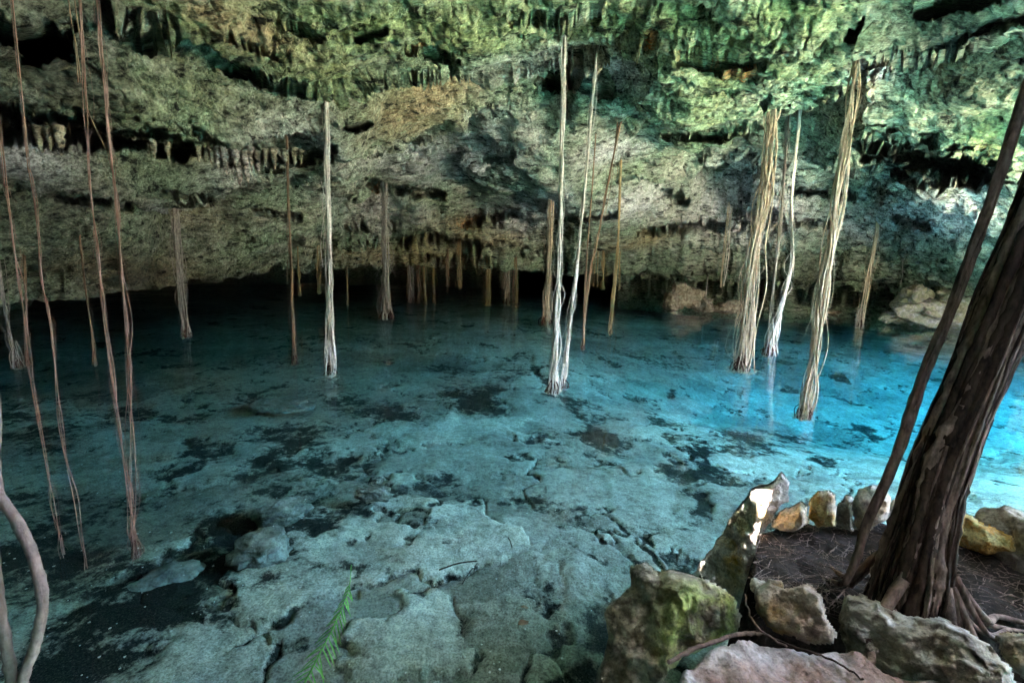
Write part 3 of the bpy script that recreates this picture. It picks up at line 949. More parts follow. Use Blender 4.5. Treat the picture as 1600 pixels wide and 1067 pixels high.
def shaped_rock(name, outline, Y0, thick, mat, seed, label, cat='rock', ridge=None, patch=None, step=0.008, rough=0.05, tilt=0.0, back=1.0):
    """a stone with a given profile and a real depth: a front and a back half swelling from the profile, chipped and pitted"""
    oc = np.array(outline, float)
    ctr = oc.mean(0)
    c = np.array(at(ctr[0], ctr[1], Y0))
    view = c - np.array([0, 0, H])
    view /= np.linalg.norm(view)
    view[2] *= (1 - tilt)                     # tilt 1: upright stone, tilt 0: profile square to the line of sight
    view /= np.linalg.norm(view)
    rt = np.cross(view, [0, 0, 1.0])
    rt /= np.linalg.norm(rt)
    upv = np.cross(rt, view)
    pol = []
    for a_, b_ in outline:
        d = np.array(ray(a_, b_))
        t = ((c - np.array([0, 0, H])) @ view) / (d @ view)
        p = np.array([0, 0, H]) + d * t - c
        pol.append((p @ rt, p @ upv))
    pol = np.array(pol)
    x0, y0 = pol.min(0) - step * 3
    x1, y1 = pol.max(0) + step * 3
    xs, ys = np.arange(x0, x1, step), np.arange(y0, y1, step)
    Xg, Yg = np.meshgrid(xs, ys)
    q = np.stack([Xg.ravel(), Yg.ravel()], 1)
    q3 = np.stack([q[:, 0], q[:, 1], q[:, 0] * 0 + seed * 3.1], 1)
    sd_ = poly_sd(q, pol) + fbm(q3 * 9, 4, seed) * 0.018
    inr = max(sd_.max(), 1e-3)
    dm = inr * 0.85
    k = np.clip(sd_ / dm, 0, 1)
    hh = np.sqrt(np.clip(1 - (1 - k) ** 2, 0, 1))
    w1_, w2_, cc = worley(q3 * np.array([5, 5, 1]) + fbm(q3 * 4, 2, seed + 1)[:, None] * 0.6, seed)
    fr = thick * hh * (1 + (cc - 0.5) * 0.45) 
    if ridge is not None:
        (ra, rb), rw, rk = ridge
        d_ = []
        for a_, b_ in (ra, rb):
            d = np.array(ray(a_, b_))
            t = ((c - np.array([0, 0, H])) @ view) / (d @ view)
            p = np.array([0, 0, H]) + d * t - c
            d_.append((p @ rt, p @ upv))
        A0, A1 = np.array(d_[0]), np.array(d_[1])
        ab = (A1 - A0) / np.linalg.norm(A1 - A0)
        sdist = (q - A0) @ np.array([ab[1], -ab[0]])
        fr = fr * (0.45 + rk * np.exp(-np.abs(sdist) / rw))
    nf, ncl = len(ys), len(xs)
    idx = np.arange(nf * ncl).reshape(nf, ncl)
    a4 = np.stack([idx[:-1, :-1].ravel(), idx[:-1, 1:].ravel(), idx[1:, 1:].ravel(), idx[1:, :-1].ravel()], 1)
    keep = (sd_[a4] > 0).all(1)
    a4 = a4[keep]
    edge = sd_ < step * 1.2
    fr = np.where(edge, fr * 0.25, fr)
    Pf = c + q[:, :1] * rt + q[:, 1:] * upv - fr[:, None] * view
    Pb = c + q[:, :1] * rt + q[:, 1:] * upv + (fr * back)[:, None] * view
    out = []
    for Pq, sg in ((Pf, -1), (Pb, 1)):
        g1_, _, _ = worley(Pq * 16, seed + 4)
        dsp = fbm(Pq * 7 + seed, 5, seed + 6, 0.6) * rough - np.clip(0.42 - g1_, 0, 1) * rough * 0.7 + ridged(Pq * 11, 3, seed + 8) * rough * 0.3
        Pq = Pq + sg * view * (dsp * np.clip(sd_ / 0.03, 0, 1))[:, None]
        wv_ = fbm(Pq * 10, 3, seed + 12) * rough * 0.4
        Pq = Pq + rt * (wv_ * np.clip(sd_ / 0.03, 0, 1))[:, None]
        out.append(Pq)
    nv = len(q)
    V = np.concatenate(out)
    F = np.concatenate([a4, a4[:, ::-1] + nv])
    used = np.unique(F)
    remap = np.full(2 * nv, -1)
    remap[used] = np.arange(len(used))
    V, F = V[used], remap[F]
    me = np_mesh(name, V - c, F)
    attr(me, 'patch', patch(V) if patch is not None else np.full(len(V), 0.5))
    o = link(name, me, None, M[mat])
    o.location = tuple(c)
    return tag(o, label, cat)


shaped_rock('standing_stone', [(1082, 895), (1108, 862), (1130, 828), (1150, 790), (1172, 764), (1196, 757), (1207, 748), (1222, 738), (1235, 752), (1232, 784), (1210, 800), (1198, 830), (1190, 865), (1184, 905), (1170, 940), (1120, 960), (1085, 930)], 2.62, 0.17, 'pale_rock', 3,
            'tall pale jagged stone standing upright at the water edge', 'rock', ridge=(((1185, 770), (1166, 910)), 0.07, 1.1), patch=blob([(1150, 860, 25, 50, 0, .5), (1190, 800, 15, 20, 0, .4)]), tilt=0.8, rough=0.04)
shaped_rock('mossy_boulder', [(985, 882), (1008, 878), (1026, 892), (1058, 888), (1085, 896), (1105, 905), (1132, 916), (1152, 932), (1158, 960), (1154, 988), (1130, 1004), (1100, 1010), (1075, 1022), (1050, 1045), (1020, 1090), (930, 1110), (934, 1045), (950, 990), (946, 960), (964, 930), (986, 910)], 2.08, 0.22, 'moss_rock', 8,
            'dark mossy boulder with a bright green face beside the water', 'boulder', ridge=(((1060, 890), (1040, 1050)), 0.14, 0.8), patch=lambda p: blob([(1110, 965, 55, 50), (1075, 1003, 40, 30), (1135, 945, 40, 40)])(p) * 0.9, tilt=0.3, rough=0.06)
shaped_rock('boulder', [(1178, 920), (1200, 910), (1225, 915), (1260, 912), (1285, 930), (1300, 960), (1310, 988), (1298, 1006), (1265, 1010), (1230, 995), (1200, 980), (1180, 955)], 1.78, 0.12, 'brown_rock', 12,
            'brown rounded boulder in the middle of the stone ring', 'boulder', patch=blob([(1200, 980, 30, 30)]), rough=0.05)
shaped_rock('long_boulder', [(1318, 922), (1345, 926), (1380, 940), (1410, 956), (1440, 962), (1480, 966), (1520, 986), (1550, 1006), (1575, 1040), (1592, 1090), (1500, 1090), (1430, 1066), (1370, 1046), (1322, 1020), (1308, 988), (1314, 950)], 1.68, 0.14, 'grey_rock', 22,
            'long grey pitted boulder in front of the leaning trunk', 'boulder', rough=0.06)
shaped_rock('boulder', [(1556, 992), (1580, 984), (1610, 982), (1650, 1000), (1650, 1060), (1600, 1060), (1566, 1026)], 1.62, 0.09, 'grey_rock', 25,
            'small grey boulder at the bottom right corner', 'boulder', patch=blob([(1580, 1000, 40, 40)]))
shaped_rock('small_stone', [(1200, 822), (1215, 800), (1232, 788), (1252, 782), (1265, 792), (1264, 818), (1240, 832)], 2.52, 0.08, 'pale_rock', 31, 'pale reddish stone right of the tall standing stone', 'stone', tilt=0.6, rough=0.035)
shaped_rock('small_stone', [(1262, 782), (1276, 766), (1294, 764), (1308, 770), (1309, 792), (1302, 818), (1276, 826), (1262, 806)], 2.53, 0.08, 'orange_rock', 34, 'yellow and orange stained stone in the back row', 'stone', patch=blob([(1283, 815, 30, 16), (1268, 780, 12, 20)]), tilt=0.6, rough=0.035)
shaped_rock('small_stone', [(1303, 822), (1309, 788), (1322, 772), (1334, 776), (1337, 800), (1334, 830)], 2.54, 0.07, 'grey_rock', 37, 'grey lilac stone between the orange stone and the large white one', 'stone', tilt=0.6, rough=0.03)
shaped_rock('small_stone', [(1330, 776), (1344, 762), (1362, 756), (1384, 760), (1393, 778), (1388, 812), (1352, 830), (1334, 818)], 2.56, 0.09, 'pale_rock', 40, 'large whitish stone of the back row behind the thin vine', 'stone', tilt=0.6, rough=0.035)
shaped_rock('small_stone', [(1384, 792), (1394, 778), (1412, 780), (1420, 800), (1412, 830), (1388, 828)], 2.58, 0.08, 'pale_rock', 43, 'pale stone between the thin vine and the trunk', 'stone', tilt=0.6, rough=0.035)
shaped_rock('small_stone', [(1412, 800), (1440, 790), (1475, 792), (1490, 810), (1480, 840), (1420, 840)], 2.5, 0.09, 'orange_rock', 45, 'rusty pale stone behind the leaning trunk', 'stone', tilt=0.6, patch=blob([(1440, 820, 60, 40)]))
shaped_rock('flat_stone', [(1484, 815), (1505, 802), (1530, 812), (1560, 824), (1585, 838), (1590, 862), (1540, 866), (1490, 850)], 2.4, 0.11, 'orange_rock', 47, 'low rusty stone to the right of the trunk by the water', 'stone', tilt=0.4, patch=blob([(1520, 840, 80, 40)]))
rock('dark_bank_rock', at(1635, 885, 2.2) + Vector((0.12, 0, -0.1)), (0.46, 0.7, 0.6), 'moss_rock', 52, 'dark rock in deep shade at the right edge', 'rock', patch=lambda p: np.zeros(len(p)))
rock('pebble', on_z(1186, 917, 0.5), (0.07, 0.06, 0.07), 'pale_rock', 55, 'small pale pebble at the foot of the standing stone', 'pebble', sub=4)
rock('pebble', on_z(1212, 925, 0.52), (0.09, 0.08, 0.1), 'brown_rock', 57, 'small brownish stone wedged left of the brown boulder', 'pebble', sub=4)


# flat ledge in the bottom foreground
def ledge_mesh(poly, zf, name, nz=0.03, step=0.018, seed=1, scale=3.0, sink=1.2, fall=0.06):
    """a patch of ground inside a polygon, its rim turned down to below the water"""
    pol = np.array(poly)
    x0, y0 = pol.min(0) - 0.1
    x1, y1 = pol.max(0) + 0.1
    xs, ys = np.arange(x0, x1, step), np.arange(y0, y1, step)
    Xg, Yg = np.meshgrid(xs, ys)
    q = np.stack([Xg.ravel(), Yg.ravel()], 1)
    dmin = np.full(len(q), 9.0)
    ins = np.zeros(len(q), bool)
    m = len(pol)
    for i in range(m):
        a, b = pol[i], pol[(i + 1) % m]
        ab = b - a
        t = np.clip(((q - a) @ ab) / (ab @ ab), 0, 1)
        dmin = np.minimum(dmin, np.linalg.norm(q - a - t[:, None] * ab, axis=1))
        c = ((a[1] > q[:, 1]) != (b[1] > q[:, 1]))
        with np.errstate(divide='ignore', invalid='ignore'):
            xi = a[0] + (q[:, 1] - a[1]) / (b[1] - a[1]) * ab[0]
        ins ^= c & (q[:, 0] < xi)
    sd_ = np.where(ins, dmin, -dmin)
    Q3 = np.stack([q[:, 0], q[:, 1], q[:, 0] * 0], 1)
    sd_ = sd_ + fbm(Q3 * 4, 3, seed) * 0.05
    z = zf(q[:, 0], q[:, 1]) + fbm(Q3 * scale, 5, seed + 2, 0.55) * nz
    z = z - sink * (1 - sstep(-fall, fall, sd_))
    return np_mesh(name, np.stack([q[:, 0], q[:, 1], z], 1), grid_faces(len(ys), len(xs)))


zl = 0.50
lp = [on_z(1050, 1035, zl), on_z(1110, 1000, zl), on_z(1160, 985, zl), on_z(1330, 1010, zl), on_z(1480, 1055, zl), on_z(1650, 1090, zl), on_z(1900, 1300, zl), on_z(1050, 1500, zl), on_z(1020, 1150, zl)]
lme = ledge_mesh([(p.x, p.y) for p in lp], lambda x, y: zl + 0.0 * x, 'rock_ledge', 0.05, 0.012, 201, 3.5)
attr(lme, 'patch', np.full(len(lme.vertices), 0.7))
tag(link('rock_ledge', lme, None, M['pink_rock']), 'flat pinkish rock ledge at the bottom of the picture', 'rock ledge')

zs = 0.47
sp = [on_z(1150, 925, zs), on_z(1172, 830, zs), on_z(1260, 800, zs), on_z(1400, 805, zs), on_z(1560, 830, zs), on_z(1800, 860, zs), on_z(2000, 960, zs), on_z(1560, 985, zs), on_z(1350, 945, zs)]
sme = ledge_mesh([(p.x, p.y) for p in sp], lambda x, y: zs + 0.0 * x, 'soil', 0.045, 0.02, 211, 4.0)
tag(link('soil', sme, None, M['soil']), None, None, None, 'structure')

# ------------------------------------------------------------------ tubes: roots, vines, twigs
def tube(pts, rad, sides=6, jitter=0.0, seed=0):
    pts = np.asarray(pts, float)
    nP = len(pts)
    rad = np.broadcast_to(np.asarray(rad, float), (nP,))
    T = np.gradient(pts, axis=0)
    T /= np.linalg.norm(T, axis=1, keepdims=True) + 1e-9
    ref = np.array([0.0, 1.0, 0.0]) if abs(T[0, 1]) < 0.8 else np.array([1.0, 0, 0])
    A_ = np.cross(T, ref)
    A_ /= np.linalg.norm(A_, axis=1, keepdims=True) + 1e-9
    B_ = np.cross(T, A_)
    ang = np.linspace(0, 2 * math.pi, sides, endpoint=False)
    V = pts[:, None] + rad[:, None, None] * (np.cos(ang)[None, :, None] * A_[:, None] + np.sin(ang)[None, :, None] * B_[:, None])
    if jitter:
        rr = np.random.default_rng(seed)
        V = V + (V - pts[:, None]) * rr.normal(0, jitter, V.shape[:2])[..., None]
    V = V.reshape(-1, 3)
    F = []
    for i in range(nP - 1):
        for j in range(sides):
            a, b = i * sides + j, i * sides + (j + 1) % sides
            F.append((a, b, b + sides, a + sides))
    return V, np.array(F)


def join(parts):
    Vs, Fs, o = [], [], 0
    for V, F in parts:
        Vs.append(V)
        Fs.append(F + o)
        o += len(V)
    return np.concatenate(Vs), np.concatenate(Fs)


rng = np.random.default_rng(4)


def wander(m, amp, k, rg):
    """smooth random walk with m samples"""
    c = rg.normal(0, amp, (max(3, k), 2))
    return spline(np.c_[c, np.zeros(len(c))], m)[:, :2]


def hanging_root(path, mat, label, wtop, wbase, nst, rpx, seed, Yd=None, group='roots hanging from the cave ceiling', flare=0.18, wig=1.0, tip=True, touch=True, straight=0.5, gap=0.0):
    """path: photo pixels from the ceiling down; the last one is where it meets the water (or Yd its distance)"""
    rg = np.random.default_rng(seed)
    base = on_z(*path[-1]) if Yd is None else at(*path[-1], Yd)
    Y0 = base.y
    pts = [np.array(at(a, b, Y0)) for a, b in path]
    s = Y0 / FPX                                     # metres per photo pixel there
    top = pts[0]
    if touch:
        zc = ceiling_z(top[0], top[1])
        dvec = pts[0] - pts[1]
        dvec /= np.linalg.norm(dvec)
        if zc + 0.15 > top[2]:
            pts.insert(0, top + dvec * (zc + 0.2 - top[2]))
    if Yd is None:
        pts.append(pts[-1] + np.array([0, 0, -0.12]))
    L = sum(np.linalg.norm(a - b) for a, b in zip(pts, pts[1:]))
    m = int(np.clip(L / (s * 9), 14, 90))
    mid = spline(pts, m)
    t = np.linspace(0, 1, m)
    w = (wtop + (wbase - wtop) * np.clip((t - (1 - flare * 2.2)) / (flare * 2.2), 0, 1) ** 1.3) * s * 0.34
    root = empty('hanging_root', tuple(base), label, 'root', group)
    for i in range(nst):
        rr = math.sqrt(rg.uniform(0.05, 1))
        aa = rg.uniform(0, 6.28) + (t - 0.5) * rg.normal(0, 1.6) * (1 - straight)
        wa = wander(m, 0.62 * wig, int(m / 7) + 3, rg)
        off = np.stack([np.cos(aa) * rr + wa[:, 0], np.sin(aa) * rr + wa[:, 1]], 1) * w[:, None]
        if nst == 1:
            off = wa * rpx * s * 0.9
        cpt = mid.copy()
        cpt[:, :2] += off
        rad = rpx * s * 0.29 * rg.uniform(0.6, 1.35) * (0.85 + 0.3 * rg.random())
        rads = np.full(m, rad) * (1 + 0.25 * np.sin(t * 40 + rg.uniform(0, 6)))
        a0 = 0
        e = m
        if nst > 3 and i >= nst * 0.5:               # some strands are short and end loose
            if rg.random() < 0.5:
                a0 = int(m * rg.uniform(0.25, 0.7))
            else:
                e = int(m * rg.uniform(0.6, 0.95))
        if e - a0 < 4:
            a0, e = 0, m
        V, F = tube(cpt[a0:e], rads[a0:e], 5, 0.12, seed + i)
        me = np_mesh('strand', V - np.array(base), F)
        st = link('strand', me, None, M[mat])
        st.parent = root
    if touch and nst >= 3:                             # where the root leaves the rock it spreads over it
        parts = []
        for i in range(8 + nst // 2):
            a = rg.uniform(0, 6.28)
            q = rg.uniform(0.3, 1.0) * (wtop * s * 1.3 + 0.04)
            k0 = int(m * rg.uniform(0.03, 0.14)) + 1
            p0 = mid[k0]
            p1 = mid[0] + np.array([math.cos(a) * q, math.sin(a) * q, rg.uniform(-0.1, 0.08)])
            pm = (p0 * 0.35 + mid[0] * 0.65) + np.array([math.cos(a), math.sin(a), 0]) * q * 0.25
            V, F = tube(spline([p0, pm, p1], 8), rpx * s * 0.24 * rg.uniform(0.5, 1.2), 4)
            parts.append((V - np.array(base), F))
        V, F = join(parts)
        o = link('root_crown', np_mesh('root_crown', V, F), None, M['brown_root'])
        o.parent = root
    if nst >= 3:
        parts = []
        for i in range(min(10, nst)):
            a0, e = sorted(rg.integers(0, m, 2))
            if e - a0 < 6:
                a0, e = max(0, a0 - 6), min(m, a0 + 8)
            fpt = mid[a0:e].copy()
            wa = wander(len(fpt), 1.2, int(len(fpt) / 6) + 3, rg)
            fpt[:, :2] += wa * (w[a0:e, None] + 1.2 * s)
            V, F = tube(fpt, rpx * s * 0.11, 4)
            parts.append((V - np.array(base), F))
        V, F = join(parts)
        o = link('loose_fibres', np_mesh('loose_fibres', V, F), None, M[mat])
        o['kind'] = 'stuff'
        o.parent = root
    if tip:
        for nm, hk, mt, nf, sp_ in (('root_tips', 1.6, mat, int(max(5, min(22, nst * 1.6))), 1.0), ('wet_tips', 0.4, 'wet_root' if Yd is None else mat, int(max(6, min(30, nst * 2))), 1.1)):
            parts = []
            for i in range(nf):
                a = rg.uniform(0, 6.28)
                q = math.sqrt(rg.uniform(0.1, 1)) * wbase * s * 0.45
                zt = float(base[2])
                h0 = max(wbase * s * hk * rg.uniform(0.5, 1.4), 0.03)
                ft = np.clip(h0 / max(L, 0.1), 0, 0.9)
                c0 = mid[int((1 - ft) * (m - 1))]
                p0 = np.array([c0[0] + math.cos(a) * q * 0.45, c0[1] + math.sin(a) * q * 0.45, zt + h0])
                p1 = np.array([base[0] + math.cos(a) * q * sp_ + rg.normal(0, 0.07) * wbase * s, base[1] + math.sin(a) * q * sp_, zt - (0.10 if Yd is None else rg.uniform(-0.05, 0.05))])
                md = (p0 + p1) / 2 + rg.normal(0, 0.10, 3) * wbase * s
                V, F = tube(spline([p0, md, p1], 8), rpx * s * 0.26 * rg.uniform(0.6, 1.3), 4)
                parts.append((V - np.array(base), F))
            V, F = join(parts)
            o = link(nm, np_mesh(nm, V, F), None, M[mt])
            o.parent = root
    return root


HR = hanging_root
# --- left group
HR([(150, -40), (158, 70), (170, 200), (183, 340), (195, 480), (203, 610), (210, 760), (211, 850)], 'pink_root', 'long reddish frayed root at left, the thickest of the long left vines', 4, 17, 8, 1.9, 1, flare=0.25, wig=2.0)
HR([(128, 60), (138, 240), (146, 330), (158, 440), (168, 520), (180, 620), (192, 700), (204, 790), (206, 838)], 'pink_root', 'thin reddish root just left of the thick frayed left one', 3, 7, 4, 1.7, 2, wig=2.4)
HR([(38, 180), (48, 280), (60, 385), (66, 440), (78, 500), (87, 575), (94, 655), (108, 730), (122, 800), (132, 862)], 'pink_root', 'thin pale wavy root ending lowest near the left edge', 3, 4, 3, 1.8, 3, wig=2.6)
HR([(2, 220), (12, 300), (22, 400), (38, 480), (44, 555), (58, 640), (70, 720), (84, 790), (97, 845)], 'pink_root', 'brownish root nearest the left edge that reaches the dark water', 3, 6, 4, 1.8, 4, wig=2.4)
HR([(-14, 330), (3, 450), (12, 510), (27, 566)], 'grey_root', 'grey flared root cut by the left edge', 6, 18, 6, 3.2, 5)
HR([(118, 300), (128, 400), (139, 490), (147, 562)], 'brown_root', 'dim thin root in the dark behind the long left vines', 3, 7, 3, 2.6, 6)
HR([(40, 470), (41, 520), (43, 562)], 'brown_root', 'short dim root beside the grey flared root at left', 4, 7, 3, 2.4, 7)
HR([(120, 20), (126, 90), (133, 160), (150, 205), (165, 232)], 'brown_root', 'thin dangling rootlet high in the upper left', 2, 2, 1, 2.4, 8, Yd=4.6, tip=False)
HR([(104, -20), (110, 20), (118, 70), (124, 130)], 'brown_root', 'dim straight rootlet hanging at the top left corner', 2, 2, 2, 2.2, 9, Yd=4.4, tip=False)
HR([(275, 336), (279, 400), (285, 470), (291, 521)], 'grey_root', 'stout grey root standing alone left of centre', 11, 15, 13, 3.4, 10, wig=0.7)
HR([(450, 285), (455, 420), (457, 490), (460, 561)], 'brown_root', 'thin brown root left of the pale pink one', 4, 12, 5, 2.6, 11)
HR([(511, 236), (513, 380), (514, 470), (516, 576)], 'pale_root', 'pale pinkish root with flared base left of centre', 7, 21, 11, 3.2, 12, flare=0.3)
HR([(541, 412), (542, 450), (543, 474)], 'ochre_root', 'thin ochre root just right of the pale pink one', 3, 4, 2, 2.4, 13)
HR([(600, 312), (601, 380), (602, 440), (604, 494)], 'grey_root', 'stout brown root with wide base in front of the dark opening', 13, 26, 18, 3.0, 14, flare=0.35, wig=0.7)
HR([(466, 418), (467, 440), (468, 462)], 'ochre_root', 'short ochre tuft behind the thin brown root', 6, 6, 4, 2.0, 15, Yd=17)
HR([(498, 415), (499, 435), (499, 458)], 'ochre_root', 'short ochre tuft left of the pale pink root', 8, 6, 6, 2.0, 16, Yd=18)
# --- roots in front of the black opening
bgr = [(637, 405, 637, 462, 3, 3, 2, 'brown_root', 'faint thin root, leftmost of the cluster right of the stout brown root'),
       (642, 396, 643, 470, 8, 9, 8, 'grey_root', 'thick greyish root in the cluster before the black opening'),
       (653, 392, 654, 469, 6, 7, 6, 'brown_root', 'brown root between the greyish and the ochre one in the cluster'),
       (660, 392, 664, 472, 6, 8, 6, 'ochre_root', 'ochre root at the right of the thick greyish one'),
       (678, 394, 678, 470, 4, 5, 4, 'ochre_root', 'thin ochre root, rightmost of the cluster before the opening'),
       (763, 346, 763, 472, 7, 10, 10, 'ochre_root', 'long golden root left of the paired one under the pale overhang'),
       (791, 342, 791, 472, 10, 13, 13, 'gold_root', 'broad golden root under the pale overhang'),
       (802, 398, 802, 470, 3, 4, 3, 'brown_root', 'dim brown root close behind the broad golden one'),
       (806, 396, 807, 475, 4, 5, 3, 'ochre_root', 'thin ochre root right of the broad golden one')]
for i, (a, b, c, d, w0, w1, k_, m_, lb) in enumerate(bgr):
    HR([(a, b), ((a + c) / 2, (b + d) / 2), (c, d)], m_, lb, w0, w1, k_, 2.3, 30 + i, group='roots before the dark opening')
HR([(699, 406), (699, 430), (699, 456)], 'brown_root', 'short brown rootlet ending above the water in the dark opening', 4, 4, 4, 1.9, 41, Yd=24)
HR([(718, 404), (718, 425), (718, 450)], 'ochre_root', 'short ochre tuft ending above the water in the dark opening', 8, 7, 8, 1.9, 42, Yd=24)
HR([(738, 405), (744, 424), (750, 428), (757, 405)], 'ochre_root', 'fine looping rootlet under the rock edge left of the golden root', 2, 2, 1, 1.6, 43, Yd=23.5, tip=False, touch=False)
# --- centre
HR([(880, 138), (876, 300), (873, 420), (868, 520), (864, 604)], 'pale_root', 'tall whitish root bundle at the centre of the pool', 7, 26, 15, 3.3, 50, flare=0.22, wig=0.9)
HR([(927, 144), (914, 290), (903, 400), (893, 480), (884, 550), (880, 598)], 'pale_root', 'slanting whitish root joining the central bundle at its foot', 4, 16, 8, 3.0, 51, flare=0.2)
HR([(863, 270), (860, 350), (857, 430), (852, 503)], 'gold_root', 'golden root bundle just behind the central whitish one', 9, 20, 13, 2.8, 52, flare=0.35)
HR([(944, 320), (932, 380), (922, 430), (914, 490), (911, 540)], 'brown_root', 'thin brown root with knotted foot right of the central bundle', 4, 9, 4, 2.8, 53)
HR([(922, 330), (917, 400), (914, 470), (911, 530)], 'brown_root', 'faint brown strand hanging beside the knotted brown root', 2, 4, 2, 2.2, 54, tip=False)
HR([(971, 246), (968, 330), (963, 410), (957, 470), (953, 518)], 'ochre_root', 'thin yellowish root with split foot right of centre', 3, 9, 4, 2.8, 55)
for i, (a, b, c, d, w_, k_, lb) in enumerate([(928, 408, 927, 446, 2, 1, 'hair thin rootlet, leftmost of those behind the yellowish root'),
                                               (934, 404, 933, 446, 2, 2, 'thin straight rootlet beside the ochre tuft behind the yellowish root'),
                                               (943, 398, 942, 452, 8, 7, 'ochre tuft of roots in the distance behind the yellowish root'),
                                               (968, 396, 967, 452, 3, 2, 'thin pale rootlet in the distance right of the yellowish root')]):
    HR([(a, b), ((a + c) / 2, (b + d) / 2), (c, d)], 'ochre_root', lb, w_, w_, k_, 1.9, 60 + i, Yd=23, group='far roots right of centre')
# --- right
HR([(1120, 306), (1114, 370), (1107, 430), (1101, 482)], 'pale_root', 'single thin pale root before the grey rock wall', 2, 4, 2, 2.6, 70)
HR([(1134, 366), (1130, 410), (1126, 448)], 'gold_root', 'short thin root, left one of a close pair on the far wall', 3, 3, 2, 1.8, 71, Yd=22)
HR([(1140, 366), (1136, 410), (1131, 446)], 'pale_root', 'short thin root, right one of a close pair on the far wall', 3, 3, 2, 1.8, 72, Yd=22)
HR([(1206, 186), (1196, 290), (1181, 380), (1168, 470), (1157, 571)], 'gold_root', 'thick golden root bundle with basket like foot right of centre', 17, 32, 20, 3.2, 73, flare=0.45, wig=1.0)
HR([(1207, 370), (1203, 420), (1197, 474)], 'ochre_root', 'small ochre bundle in the distance behind the thick golden one', 8, 11, 8, 2.2, 74)
HR([(1229, 222), (1223, 290), (1217, 370), (1208, 450), (1199, 546)], 'grey_root', 'dull grey root sharing its foot with the forked pale one', 5, 14, 7, 2.8, 75)
HR([(1246, 220), (1236, 310), (1238, 400), (1226, 460), (1213, 510), (1204, 549)], 'pale_root', 'forked pale root right of the thick golden bundle', 5, 24, 10, 3.0, 76, flare=0.25)
HR([(1337, 106), (1322, 210), (1305, 330), (1290, 440), (1274, 550), (1257, 643)], 'gold_root', 'tall twisted golden root standing before the blue water', 9, 26, 18, 3.3, 77, flare=0.4, wig=1.1)
HR([(1335, 110), (1328, 240), (1318, 330), (1303, 390), (1292, 440)], 'gold_root', 'loose strand looping beside the tall twisted golden root', 2, 3, 2, 2.6, 78, Yd=6.9, tip=False)
HR([(1376, 304), (1368, 370), (1357, 430), (1344, 507)], 'gold_root', 'slim golden root in front of the far right bank', 6, 14, 7, 2.7, 79)
HR([(1412, 400), (1410, 422), (1408, 444)], 'grey_root', 'tiny rootlet above the dark recess at the far right bank', 2, 2, 1, 1.6, 80, Yd=19, tip=False)

# --- foreground vine at right
def solid_vine(name, ctrl, rads, mat, label, cat, m=60, wig=0.004, seed=1, sides=12, extra=0):
    rg = np.random.default_rng(seed)
    base = ctrl[-1]
    mid = spline([np.array(c) for c in ctrl], m)
    mid[:, :2] += wander(m, wig, 9, rg)
    rr = np.interp(np.linspace(0, 1, m), np.linspace(0, 1, len(rads)), rads) * (1 + rg.normal(0, 0.05, m))
    root = empty(name, tuple(base), label, cat)
    V, F = tube(mid, rr, sides, 0.07, seed)
    o = link('stem', np_mesh('stem', V - np.array(base), F), None, M[mat])
    o.parent = root
    for i in range(extra):
        t = np.linspace(0, 1, m)
        a = rg.uniform(0, 6.28) + t * rg.normal(0, 3)
        a0, e = sorted(rg.integers(0, m, 2))
        if e - a0 < 10:
            a0, e = 0, m
        c2 = mid + np.stack([np.cos(a), np.sin(a), 0 * a], 1) * (rr * 1.05)[:, None]
        V, F = tube(c2[a0:e], rr[a0:e] * rg.uniform(0.15, 0.35), 6, 0.1, seed + i)
        o = link('rootlet', np_mesh('rootlet', V - np.array(base), F), None, M[mat])
        o.parent = root
    return root


yv = 1.98
solid_vine('hanging_vine', [at(1680, -60, yv + 0.25), at(1606, 140, yv + 0.2), at(1540, 330, yv + 0.15), at(1480, 495, yv + 0.1), at(1420, 645, yv + 0.05), at(1372, 785, yv), at(1340, 860, yv - .02), at(1318, 912, yv - 0.05)],
           [0.020, 0.020, 0.020, 0.019, 0.019, 0.019, 0.017, 0.012], 'vine', 'thin brown vine slanting down beside the thick trunk', 'vine', 70, 0.006, 5, 12, 7)

